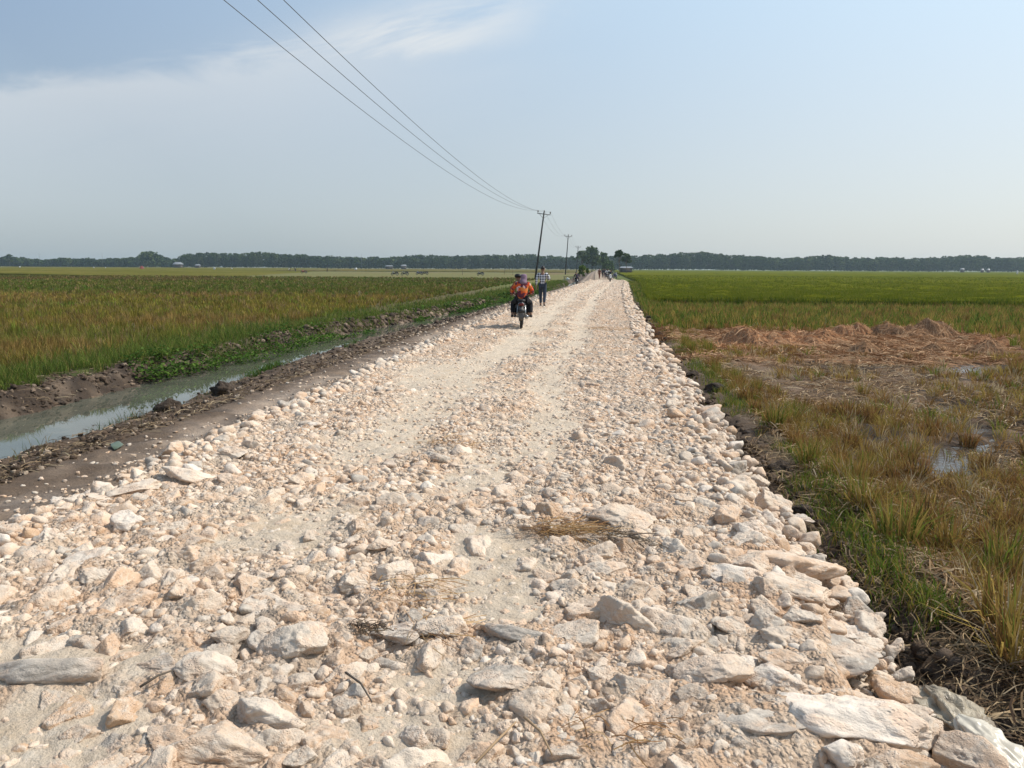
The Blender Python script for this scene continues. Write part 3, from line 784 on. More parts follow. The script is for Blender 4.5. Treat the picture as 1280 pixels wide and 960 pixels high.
# green grass on the far bank of the ditch and weeds on the near verge
parts = []
n = 60000; y = 5*(110/5)**rng.random(n); fwv = near_w(y)-ditch_w(y)
u = fwv-np.interp(y, [5, 13, 17, 200], [.35, .35, -.05, -.05])-np.abs(rng.normal(0, 1, n))*np.interp(y, [5, 14, 20, 200], [.75, .75, 1.0, 1.0]); k_ = (fbm(u*.8, y*.5, 3, 98) > -.34); k_ &= ~((y < 15.5) & (u > fwv-.42+.4*n2(y*1.5, 1, 99)))
u, y = u[k_], y[k_]; x = u+cx(y); n = len(x)
parts.append(blades(at_ground(x, y), rng.uniform(.12, .36, n)*np.clip(.45+.5*np.maximum(0, near_w(y)-ditch_w(y)-.1-(x-cx(y)))/np.interp(y, [5, 18, 24, 200], [.6, .6, 1.6, 1.6]), np.interp(y, [5, 18, 24, 200], [.45, .45, .25, .25]), 1)*(1+.4*fbm(x, y, 2, 100)), rng.uniform(.006, .010, n)*np.maximum(1, y/14), rng.uniform(0, 6.283, n), rng.uniform(.15, .8, n), pal(n, ((.09, .14, .026), (.145, .19, .04), (.20, .18, .055), (.07, .105, .024)), (.32, .28, .20, .20))))
n = 5000; y = 14*(22/14)**rng.random(n); u = np.interp(y, [0, 22, 40, 110], [-6.4, -6.6, -5.3, -5.0])+rng.normal(0, .22, n)
k_ = fbm(u, y*.35, 3, 101) > .02; u, y = u[k_], y[k_]; x = u+cx(y); n = len(x)
parts.append(blades(at_ground(x, y), rng.uniform(.06, .22, n), rng.uniform(.006, .01, n)*np.maximum(1, y/14), rng.uniform(0, 6.283, n), rng.uniform(.2, .8, n), pal(n, ((.05, .11, .018), (.09, .15, .03)), (.6, .4))))
n = 2600; y = 5*(16/5)**rng.random(n); u = near_w(y)+.1+np.abs(rng.normal(0, .28, n)); k_ = fbm(u*2, y*1.2, 3, 102) > .1
u, y = u[k_], y[k_]; x = u+cx(y); n = len(x)
parts.append(blades(at_ground(x, y), rng.uniform(.05, .2, n), rng.uniform(.004, .008, n), rng.uniform(0, 6.283, n), rng.uniform(.2, .9, n), pal(n, ((.05, .09, .018), (.13, .11, .04), (.2, .14, .07)), (.5, .25, .25))))
v, f, c = join(parts)
tag(obj('bank_grass', mesh_np('bank_grass', v, f, c), M['blade']), kind='stuff')

# creeping broad-leaved water plants across the ditch
n = 12000; y = 13.2*(75/13.2)**rng.random(n)
fwv = near_w(y)-ditch_w(y); u = fwv-.45+rng.random(n)*(.55+np.interp(y, [13, 17, 24, 60], [.15, .75, .75, .5]))
k_ = fbm(u*1.1, y*.45, 3, 103) > .0-.12*sm(15, 19, y)+.16*sm(20, 30, y)
k_ &= (u < near_w(y)-np.interp(y, [0, 18, 26, 200], [-9, -9, .75, .75]))
u, y = u[k_], y[k_]; x = u+cx(y); n = len(x)
zb = np.maximum(ground_h(x, y), -.52)+rng.uniform(.02, .22, n)*np.interp(y, [13, 20, 24, 200], [1, 1, .4, .4])*(1+.5*fbm(x*1.2, y*1.2, 2, 104))
az = rng.uniform(0, 6.283, n); L = rng.uniform(.05, .10, n)*np.maximum(1, y/20); tilt = rng.uniform(-.1, .9, n)
dx, dy = np.cos(az), np.sin(az); px_, py_ = -dy, dx
V = np.empty((n, 4, 3))
for k, (a_, b_, z_) in enumerate(((0, 0, 0), (.45, .38, .1), (1, 0, 0), (.45, -.38, .1))):
    V[:, k, 0] = x+dx*a_*L*np.cos(tilt)+px_*b_*L; V[:, k, 1] = y+dy*a_*L*np.cos(tilt)+py_*b_*L; V[:, k, 2] = zb+a_*L*np.sin(tilt)-z_*L
Fq = (np.array([(0, 1, 2, 3)])[None]+(np.arange(n)*4)[:, None, None]).reshape(-1, 4)
cc = np.repeat(pal(n, ((.06, .115, .022), (.095, .155, .032), (.035, .07, .016)), (.45, .25, .3)), 4, 0)
tag(obj('water_plants', mesh_np('water_plants', V.reshape(-1, 3), Fq, cc, False), M['leaf']), kind='stuff')

# earth crumbs and rubbish on the verges
n = 12000; y = 2.3*(45/2.3)**rng.random(n); side = rng.random(n)
nwv = near_w(y)
u = np.where(side < .48, -5.0-np.abs(rng.normal(0, .9, n)), np.where(side < .70, 1.55+rng.normal(0, .13, n), nwv-ditch_w(y)-.22+rng.normal(0, .26, n)))
k_ = (u > nwv+.0) | (side >= .48); k_ &= (u > -20)
u, y, side = u[k_], y[k_], side[k_]; x = u+cx(y); n = len(x)
rad = .010*(5.5)**rng.random(n)*np.where(side < .48, .8, 1.15)*np.maximum(1, y/12)
cc = np.where((rng.random(n) < .16)[:, None] & (side < .48)[:, None], np.array([.42, .34, .26]), pal(n, ((.10, .072, .052), (.065, .048, .036), (.16, .12, .088), (.22, .17, .13)), (.4, .25, .2, .15)))
v, f, c = stone_cloud(at_ground(x, y)+np.array([0, 0, .005]), rad, 2, cc, 8, 500, .22)
tag(obj('earth_crumbs', mesh_np('earth_crumbs', v, f, c), M['soil']), kind='stuff')
n = 2600; y = 4.6*(24/4.6)**rng.random(n); u = -5.0-np.abs(rng.normal(0, .6, n)); k_ = u > near_w(y); x = u[k_]+cx(y[k_]); y = y[k_]
n = 2600; y2 = 4.6*(34/4.6)**rng.random(n); u2 = near_w(y2)-ditch_w(y2)-.30+rng.normal(0, .24, n)
x = np.concatenate([x, u2+cx(y2)]); y = np.concatenate([y, y2])
v, f, c = litter(0, (x, y), (.06, .25), (.004, .01), ((.22, .16, .10), (.10, .07, .05), (.32, .26, .17)), (.5, .35, .15), .03)
tag(obj('verge_debris', mesh_np('verge_debris', v, f, c), M['straw']), kind='stuff')

n = 2400; y = 3.8*(60/3.8)**rng.random(n); u = -3.85-np.abs(rng.normal(0, .45, n)); k_ = u > -5.6; u, y = u[k_], y[k_]; x = u+cx(y)
rad = rng.uniform(.008, .032, len(x))*np.maximum(1, y/12)*np.where(u > -4.15, 1.5, 1)
v, f, c = stone_cloud(at_ground(x, y)+np.array([0, 0, .002]), rad, 2, TINTS[rng.choice(6, len(x), p=TP)]*rng.uniform(.6, 1, (len(x), 1)), 8, 540, .2)
tag(obj('spilled_gravel', mesh_np('spilled_gravel', v, f, c), M['rubble']), kind='stuff')
# separate clods of earth
t = NT('clod_earth'); p = t.pos(); nn = t.noise(p, 16, 6, .7)
M['clod'] = t.out(t.mix(t.ramp(nn, .35, .7), (.035, .026, .02), (.105, .077, .056)), .9, t.bump(nn, 1, .06), .2)
for i, (px, py, wpx, z, lab) in enumerate([
    (213, 508, 34, -.30, 'dark earth mound at the near water edge of the ditch'),
    (279, 492, 36, -.30, 'black earth clod farther along the near water edge'),
    (1004, 642, 24, -.33, 'rounded black clod beside the right stone edge'),
    (972, 596, 34, -.38, 'wide dark lump standing in for the dark hole beside the right stone edge'),  # dark lump added in place of a dark hole in the soil
    (893, 490, 26, -.34, 'black clod where the soil bank starts beside the stones'),
    (866, 472, 18, -.34, 'small dark clod farther along the right stone edge'),
    (1103, 808, 34, -.34, 'dark crumbling clod behind the oblong peach rock'),
    (75, 533, 20, -.40, 'small dark clod low on the near water edge'),
    (112, 510, 24, -.42, 'dark clod at the foot of the near verge')]):
    x, y = at(px, py, z); d_ = math.hypot(x, y, H-z); r_ = wpx*.5*d_/F
    v, f = stone_shape(4, 600+i, .3, 9); v = v*np.array([1, .9, .8])*r_
    o = obj('earth_clod', mesh_np('earth_clod', v, f), M['clod'], None, (x, y, float(ground_h(np.array([x]), np.array([y]))[0])+r_*.2), (0, 0, random.uniform(-.4, .4)))
    tag(o, lab, 'earth clod', 'clods of dark earth')

# ------------------------------------------------------------------ standing rice
def canopy(name, x0f, x1, y0, y1, top, front, seed, cols):
    ys_ = np.concatenate([[y0-.02], rows(y0, y1, .25, .006)])
    nx = 260; s_ = np.linspace(0, 1, nx)**1.7
    Yg = np.repeat(ys_[:, None], nx, 1); Xg = x0f(Yg)+(x1-x0f(Yg))*s_[None, :]
    Yg[2:] = Yg[2:]+0
    Zg = top+.11*fbm(Xg*1.1, Yg*1.1, 3, seed)*np.clip(60/np.maximum(Yg, 60), .45, 1)+.05*rng.normal(0, 1, Xg.shape)
    Zg = front+(Zg-front)*sm(0, .05, s_)[None, :] if front > -.3 else Zg
    Zg[0, :] = front; Zg[:, 0] = front
    n1 = fbm(Xg*.025, Yg*.02, 4, seed+1); n_2 = fbm(Xg*.4, Yg*.15, 3, seed+2)
    c = lerp(np.array(cols[0])+0*Xg[..., None], np.array(cols[1]), sm(-.35, .35, n1)); c = lerp(c, np.array(cols[2]), sm(-.1, .5, n_2)*.6)
    c *= rng.uniform(.85, 1.15, Xg.shape)[..., None]
    return mesh_np(name, np.stack([Xg, Yg, Zg], -1).reshape(-1, 3), grid_faces(*Xg.shape), c.reshape(-1, 3))
RC = ((.115, .135, .010), (.145, .155, .012), (.185, .18, .022))
m_ = canopy('rice_crop', lambda y: 2.45+cx(y)+.012*(y-42), 1100, 42.6, 900, .04, -.4, 110, RC)
v0 = np.empty(len(m_.vertices)*3, np.float32); m_.vertices.foreach_get('co', v0); v0 = v0.reshape(-1, 3)
f0 = np.empty(len(m_.loops), np.int32); m_.loops.foreach_get('vertex_index', f0); f0 = f0.reshape(-1, 4)
f0 = np.concatenate([f0[:, [0, 1, 2]], f0[:, [0, 2, 3]]])
c0 = np.empty(len(m_.vertices)*4, np.float32); m_.attributes['col'].data.foreach_get('color', c0); c0 = c0.reshape(-1, 4)[:, :3]
parts = [(v0, f0, c0)]
for nn_, ya, yb, nb, w in ((15000, 42.2, 60, 7, .022), (12000, 58, 100, 5, .04), (9000, 95, 190, 4, .08)):
    y = ya+(yb-ya)*rng.random(nn_); x = 2.3+.012*(y-42)+cx(y)+rng.random(nn_)**1.25*(.62*y)
    X_ = np.repeat(x, nb); Y_ = np.repeat(y, nb); m = len(X_); a = rng.uniform(0, 6.283, m)
    B = np.stack([X_+rng.normal(0, .06, m), Y_+rng.normal(0, .06, m), np.where(Y_ < 43.2, -.38, -.2)+0*X_], 1)
    h = np.where(Y_ < 43.2, .62, .44)*rng.uniform(.75, 1.1, m)*(1+.12*fbm(X_*.8, Y_*.8, 2, 113))
    parts.append(blades(B, h, w*rng.uniform(.7, 1.3, m), a, rng.uniform(.1, .6, m), pal(m, ((.11, .145, .012), (.155, .175, .018), (.22, .20, .035)), (.45, .35, .2))))
y = 42.3+rng.random(5000)*.7; x = 3.2+rng.random(5000)*30  # front edge blades coloured darker: shade of the rice face put into their colour
m = len(x); parts.append(blades(np.stack([x, y, np.full(m, -.38)], 1), rng.uniform(.35, .66, m), rng.uniform(.015, .03, m), rng.uniform(0, 6.283, m), rng.uniform(0, .45, m), pal(m, ((.04, .075, .010), (.07, .11, .014)), (.6, .4))))
v, f, c = join(parts); bpy.data.meshes.remove(m_)
tag(obj('green_rice_crop', mesh_np('green_rice_crop', v, f, c), M['blade']), kind='stuff')
m_ = canopy('ripening_rice_crop', lambda y: -28-.28*y+0*y, -1300, 128, 860, .42, -.2, 120, ((.15, .145, .032), (.20, .175, .05), (.13, .14, .03)))
tag(obj('ripening_rice_crop', m_, M['blade']), kind='stuff')
# bright strip of thin crop along the foot of the far wood, both sides of the road axis
m_ = canopy('far_rice_crop', lambda y: -5+0*y, -330, 330, 860, .1, -.2, 130, ((.17, .15, .05), (.20, .16, .06), (.14, .14, .04)))
tag(obj('far_rice_crop', m_, M['blade']), kind='stuff')

# ------------------------------------------------------------------ the far wood
def leaf_quads(P_, s, cols):
    n = len(P_); a = rng.normal(size=(n, 3)); a /= np.linalg.norm(a, axis=1)[:, None]
    b = np.cross(a, rng.normal(size=(n, 3))); b /= np.linalg.norm(b, axis=1)[:, None]
    a = a*s[:, None]*.5; b = b*s[:, None]*.5
    V = np.stack([P_-a-b*.6, P_+a*.7-b, P_+a+b*.7, P_-a*.8+b], 1)
    Fc = (np.arange(n)*4)[:, None]+np.array([[0, 1, 2, 3]])
    return V.reshape(-1, 3), Fc, np.repeat(cols, 4, 0)
prof = [(-80, 322), (0, 321), (8, 320), (12, 318), (18, 322), (45, 323), (55, 325), (75, 322), (112, 323), (120, 325), (140, 323), (170, 322), (176, 318), (200, 318), (205, 322), (220, 323), (232, 318), (262, 316), (300, 317), (318, 315), (350, 317), (400, 320), (430, 322), (480, 322), (500, 321), (520, 319), (560, 321), (640, 319), (665, 319), (700, 321), (730, 322), (780, 321), (800, 321), (830, 319), (860, 317), (880, 316), (905, 320), (940, 321), (975, 324), (1000, 323), (1030, 321), (1060, 323), (1095, 324), (1120, 322.5), (1140, 324.5), (1165, 324), (1200, 321), (1232, 322), (1236, 325), (1255, 323.5), (1280, 324), (1360, 324)]
ppx, ppy = np.array(prof).T
Pq, Sq, Cq = [], [], []
for row, Yd in enumerate((760, 772, 790)):
    for px in np.arange(-90, 1370, 5.2):
        px_ = px+random.uniform(-2, 2)
        b = aty(px_, 330, Yd); hor = 331.8+px_*.0053
        top = np.interp(px_, ppx, ppy)+random.uniform(-.8, 1.6)-(1.0 if row else 0)*random.random()
        hgt = (hor-top)*Yd/F + 1.7
        if row == 0: hgt *= random.uniform(.72, 1.0)
        nlv = 170
        zc = hgt*(.12+.86*rng.random(nlv)); rad = (3.2+random.random()*1.6)*np.sqrt(np.clip(1-((zc/hgt-.5)/.56)**2, .05, 1))
        a = rng.uniform(0, 6.283, nlv); rr = rad*np.sqrt(rng.random(nlv))
        lump = .8*fbm3(np.cos(a)*1.5+px, np.sin(a)*1.5, zc*.5, 2, 140)
        Pq.append(np.stack([b.x+np.cos(a)*(rr+lump), Yd+np.sin(a)*(rr+lump), zc-.2], 1)); Sq.append(rng.uniform(.9, 1.9, nlv))
        base = np.array(random.choice([(.04, .068, .018), (.055, .085, .022), (.034, .056, .02), (.08, .105, .034), (.048, .074, .024)]))
        Cq.append(base[None]*rng.uniform(.7, 1.4, (nlv, 1)))
v, f, c = leaf_quads(np.concatenate(Pq), np.concatenate(Sq), np.concatenate(Cq))
# the closed dark inside of the wood
tag(obj('far_wood', mesh_np('far_wood', v, f, c, False), M['far_leaf']), kind='stuff')

def tube(pts, rad, sides=8):
    pts = [Vector(p_) for p_ in pts]; V, Fc = [], []
    for i, p_ in enumerate(pts):
        d_ = (pts[min(i+1, len(pts)-1)]-pts[max(i-1, 0)]).normalized()
        q = d_.to_track_quat('Z', 'Y')
        for k in range(sides):
            V.append(p_+q@Vector((math.cos(2*math.pi*k/sides)*rad[i], math.sin(2*math.pi*k/sides)*rad[i], 0)))
    for i in range(len(pts)-1):
        for k in range(sides):
            a, b = i*sides+k, i*sides+(k+1) % sides
            Fc.append((a, b, b+sides, a+sides))
    n = len(V); V += [pts[0], pts[-1]]
    T = [(f[0], f[1], f[2]) for f in Fc]+[(f[0], f[2], f[3]) for f in Fc]
    for k in range(sides):
        T.append((n, (k+1) % sides, k)); T.append((n+1, n-sides+k, n-sides+(k+1) % sides))
    return np.array([p_[:] for p_ in V]), np.array(T)
def merge(parts):
    off_, V, Fc = 0, [], []
    for v_, f_ in parts: V.append(v_); Fc.append(f_+off_); off_ += len(v_)
    return np.concatenate(V), np.concatenate(Fc)
def tree(name, label, x, y, z, h, cr, crown_lo, leaf, nl, tr, cols, group=None, sparse=False, cat='tree'):
    e = empty(name, (x, y, z), 0, label, cat, group)
    limbs = [tube([(0, 0, -.2), (.02*h, 0, h*.3), (-.01*h, .01*h, h*.6), (0, 0, h*.86)], [tr, tr*.8, tr*.55, tr*.15])]
    cl = []
    nc = 9 if sparse else 16
    for k in range(nc):
        a = k*2.4+random.random(); zz_ = h*(crown_lo+(1-crown_lo)*random.uniform(.25, .9)); r_ = cr*random.uniform(.4, .8 if not sparse else 1.1)*(1-.5*((zz_/h-crown_lo)/(1-crown_lo))**2)
        c_ = (math.cos(a)*r_, math.sin(a)*r_, zz_); cl.append((c_, cr*random.uniform(.22, .42) if not sparse else cr*random.uniform(.16, .34)))
        limbs.append(tube([(0, 0, zz_*.62), (c_[0]*.5, c_[1]*.5, zz_*.82), c_], [tr*.42, tr*.28, tr*.08], 6))
    cl.append(((0, 0, h*.9), cr*.45))
    obj('trunk', mesh_np('trunk', *merge(limbs)), M['bark'], e)
    w_ = np.array([q[1]**2 for q in cl]); ids = rng.choice(len(cl), nl, p=w_/w_.sum())
    ctr = np.array([q[0] for q in cl])[ids]; rad = np.array([q[1] for q in cl])[ids]
    d_ = rng.normal(size=(nl, 3)); d_ /= np.linalg.norm(d_, axis=1)[:, None]
    p_ = ctr+d_*(rad*(.30+1.0*rng.random(nl)**.8))[:, None]*np.array([1, 1, .8])
    base = np.array(cols)[ids % len(cols)]
    obj('crown', mesh_np('crown', *leaf_quads(p_, leaf*rng.uniform(.6, 1.4, nl), base*rng.uniform(.7, 1.4, (nl, 1))), False), M['far_leaf'], e)
    return e
TG = ((.05, .075, .024), (.075, .105, .036), (.035, .055, .02), (.09, .115, .045))
def far_tree(name, label, px, ptop, Yd, cr, crown_lo=.25, leaf=.7, nl=1100, tr=.25, group=None, sparse=False, cols=TG, z=-.2, cat='tree'):
    b = aty(px, 330, Yd); top = aty(px, ptop, Yd).z
    return tree(name, label, b.x, Yd, z, top-z, cr, crown_lo, leaf, nl, tr, cols, group, sparse, cat)
far_tree('broadleaf_tree', 'big rounded tree standing tallest where the road meets the wood', 740, 310.5, 400, 5.0, .2, .85, 1700, .35, None, False, ((.07, .10, .035), (.09, .125, .05), (.055, .08, .03), (.11, .135, .06)))
far_tree('broadleaf_tree', 'open crowned tree just left of the tallest tree by the road', 727, 315, 390, 4.2, .35, .7, 800, .22, None, True)
far_tree('broadleaf_tree', 'lower rounded tree right of the tallest tree by the road', 753, 317, 410, 3.6, .2, .8, 1000, .28, None, False, ((.07, .10, .035), (.09, .125, .05), (.055, .08, .03)))
far_tree('roadside_tree', 'slender tree with a sparse lopsided crown right of the road', 774, 313, 205, 1.6, .66, .32, 420, .10, None, True, ((.03, .05, .016), (.04, .065, .02)))
far_tree('roadside_tree', 'pale green bushy tree at the end of the dirt road', 759, 328, 330, 3.0, .1, .55, 900, .14, None, False, ((.075, .11, .04), (.09, .13, .05)))
far_tree('roadside_tree', 'dark leaning tree beside the tin roofed hut', 783, 318, 300, 2.4, .3, .5, 600, .14, None, True)
far_tree('broadleaf_tree', 'single domed tree rising above the wood on the left', 187, 316.8, 700, 9, .05, 1.5, 1500, .4)
far_tree('conifer_tree', 'small pointed tree top above the wood at the far left', 12, 317.6, 720, 2.6, .1, 1.1, 500, .3)
far_tree('shrub', 'leafy green shrub beside the ditch in front of the poles', 728, 333.5, 130, 1.05, .1, .2, 700, .05, None, True, ((.08, .12, .025), (.11, .16, .035)), cat='shrub')

# ------------------------------------------------------------------ power line
M['pole'] = flat('weathered_pole', (.04, .037, .035), .85, .35, 8, bump=.3)
M['porcelain'] = flat('porcelain', (.16, .13, .11), .35, .1, 20)
M['cable'] = flat('cable', (.10, .10, .105), .5, .1, 10)
M['galv'] = flat('galvanised_steel', (.17, .17, .17), .5, .2, 20, .5, .6)
def box(sx, sy, sz, cx_=0, cy_=0, cz_=0, bev=.0):
    bm = bmesh.new(); bmesh.ops.create_cube(bm, size=1); bmesh.ops.scale(bm, vec=(sx, sy, sz), verts=bm.verts)
    if bev: bmesh.ops.bevel(bm, geom=bm.edges[:], offset=bev, segments=2, affect='EDGES')
    bmesh.ops.translate(bm, vec=(cx_, cy_, cz_), verts=bm.verts)
    bmesh.ops.triangulate(bm, faces=bm.faces[:]); bm.verts.index_update()
    v_ = np.array([q.co[:] for q in bm.verts]); f_ = np.array([[q.index for q in fc.verts] for fc in bm.faces]); bm.free()
    return v_, f_
def utility_pole(x, y, h, lean, label):
    e = empty('utility_pole', (x, y, -.2), 0, label, 'utility pole', 'utility poles along the ditch')
    e.rotation_euler = (0, lean, 0)
    obj('pole_shaft', mesh_np('pole_shaft', *tube([(0, 0, -.6), (0, 0, h*.5), (0, 0, h)], [.17, .14, .11], 12)), M['pole'], e)
    arm = obj('crossarm', mesh_np('crossarm', *merge([box(2.15, .11, .12, 0, .16, h-.30), tube([(-.75, .16, h-.34), (0, .12, h-1.0)], [.025, .025], 6), tube([(.75, .16, h-.34), (0, .12, h-1.0)], [.025, .025], 6)]), False), M['galv'], e)
    at_ = []
    for s_ in (-1.0, 0, 1.0):
        zb_ = h-.24 if s_ else h-.13
        yb_ = .16 if s_ else .10
        obj('insulator', mesh_np('insulator', *tube([(s_, yb_, zb_), (s_, yb_, zb_+.14), (s_, yb_, zb_+.16), (s_, yb_, zb_+.24), (s_, yb_, zb_+.26), (s_, yb_, zb_+.40), (s_, yb_, zb_+.44)], [.04, .04, .10, .08, .11, .08, .04], 10)), M['porcelain'], e)
        at_.append((s_, yb_, zb_+.42))
    return e, [Matrix.Translation((x, y, -.2))@Euler((0, lean, 0)).to_matrix().to_4x4()@Vector(q) for q in at_]
POLES = []
for px, pb, ptop, Yd, lab in [(None, 0, 0, 6, 'utility pole standing at the ditch beside the camera'),
        (669, 349, 264.5, 127, 'nearest leaning utility pole with a three wire crossarm'), (706.7, 342, 294, 228, 'second utility pole down the line leaning slightly'),
        (720.5, 340, 308, 330, 'third utility pole down the line before the wood'), (734, 339, 315.5, 430, 'fourth faint utility pole in front of the big rounded tree')]:
    if px is None: POLES.append(utility_pole(-11.75, Yd, 11.4, 0.03, lab)); continue
    b = aty(px, pb, Yd)
    tp = aty({669: 680, 706.7: 710.3, 720.5: 722.7, 734: 735}[px], ptop, Yd)
    POLES.append(utility_pole(b.x, Yd, tp.z+.2, math.atan2(tp.x-b.x, tp.z), lab))
SAG = [2.55, 1.9, 1.8, 1.6]
names3 = ['outer', 'middle', 'inner']
spans = ['running in from above the camera to the nearest pole', 'between the nearest and second pole', 'between the second and third pole', 'between the third and fourth pole']
for i in range(4):
    for k in range(3):
        a, b = POLES[i][1][k], POLES[i+1][1][k]
        pts_ = []
        for j in range(41):
            q = j/40; p_ = a.lerp(b, q); p_.z -= 4*SAG[i]*q*(1-q); pts_.append(p_)
        o = obj('power_cable', mesh_np('power_cable', *tube(pts_, [.013]*41, 6)), M['cable'])
        tag(o, 'thin grey %s power cable %s' % (['left', 'middle', 'right'][k], spans[i]), 'power cable', 'overhead power cables')

# ------------------------------------------------------------------ people, motorcycles, huts and small things
def skin(name, verts, edges, radii, mat, parent, sub=2, root=0):
    m = bpy.data.meshes.new(name); m.from_pydata([tuple(v_) for v_ in verts], edges, [])
    o_ = bpy.data.objects.new(name, m); COL.objects.link(o_)
    md = o_.modifiers.new('s', 'SKIN'); md.use_smooth_shade = True
    for i_, r_ in enumerate(radii):
        sv = m.skin_vertices[0].data[i_]; sv.radius = (r_, r_) if not isinstance(r_, tuple) else r_; sv.use_root = (i_ == root)
    o_.modifiers.new('u', 'SUBSURF').levels = sub
    bpy.context.view_layer.update()
    me_ = bpy.data.meshes.new_from_object(o_.evaluated_get(bpy.context.evaluated_depsgraph_get()))
    bpy.data.objects.remove(o_); bpy.data.meshes.remove(m)
    me_.name = name
    return obj(name, me_, mat, parent)
class Chain:
    def __init__(s): s.v, s.e, s.r = [], [], []
    def add(s, p, r, to=None):
        s.v.append(Vector(p)); s.r.append(r)
        if to is not None: s.e.append((to, len(s.v)-1))
        return len(s.v)-1
M['skin'] = flat('skin', (.24, .13, .08), .55, .12, 20)
M['hair'] = flat('black_hair', (.012, .010, .009), .5, .3, 60, bump=.4)
M['shoe'] = flat('dark_sandal', (.03, .025, .022), .7, .2, 30)
def cloth(name, col, var=.2): return flat(name, col, .85, var, 14, .2, bump=.25)
t = NT('plaid_shirt'); p = t.objco(); s_ = t.n('ShaderNodeSeparateXYZ', i_0=p)
def stripe(c, n_): return t.math('GREATER_THAN', t.math('SINE', t.math('MULTIPLY', c, n_)), 0.0)
sx_, sz_ = stripe(s_.outputs[0], 62.0), stripe(s_.outputs[2], 62.0)
M['plaid'] = t.out(t.mix(t.math('MULTIPLY', t.math('ADD', sx_, sz_), .5), (.70, .70, .72), (.012, .016, .035)), .85, None, .2)
t = NT('orange_batik'); p = t.objco(); v_ = t.n('ShaderNodeTexVoronoi', i_Vector=p, i_Scale=15).outputs['Color']; vs_ = t.n('ShaderNodeSeparateColor', i_0=v_)
c_ = t.mix(t.math('GREATER_THAN', vs_.outputs[0], .45), (.60, .09, .022), (.62, .21, .055)); c_ = t.mix(t.math('GREATER_THAN', vs_.outputs[1], .62), c_, (.13, .03, .045)); c_ = t.mix(t.math('GREATER_THAN', vs_.outputs[2], .86), c_, (.60, .42, .38))
M['batik'] = t.out(c_, .85, None, .2)
M['jeans'] = cloth('blue_grey_jeans', (.035, .047, .068)); M['black_cloth'] = cloth('black_cloth', (.016, .016, .019)); M['navy'] = cloth('navy_cloth', (.02, .024, .05))
M['maroon'] = cloth('maroon_cloth', (.30, .06, .05)); M['brown_cloth'] = cloth('brown_cloth', (.17, .055, .035)); M['white_cloth'] = cloth('white_cloth', (.7, .69, .67)); M['mauve'] = cloth('mauve_scarf', (.22, .15, .20)); M['violet'] = cloth('dark_violet_cloth', (.05, .035, .06))
M['red_cloth'] = cloth('red_cloth', (.35, .03, .02))

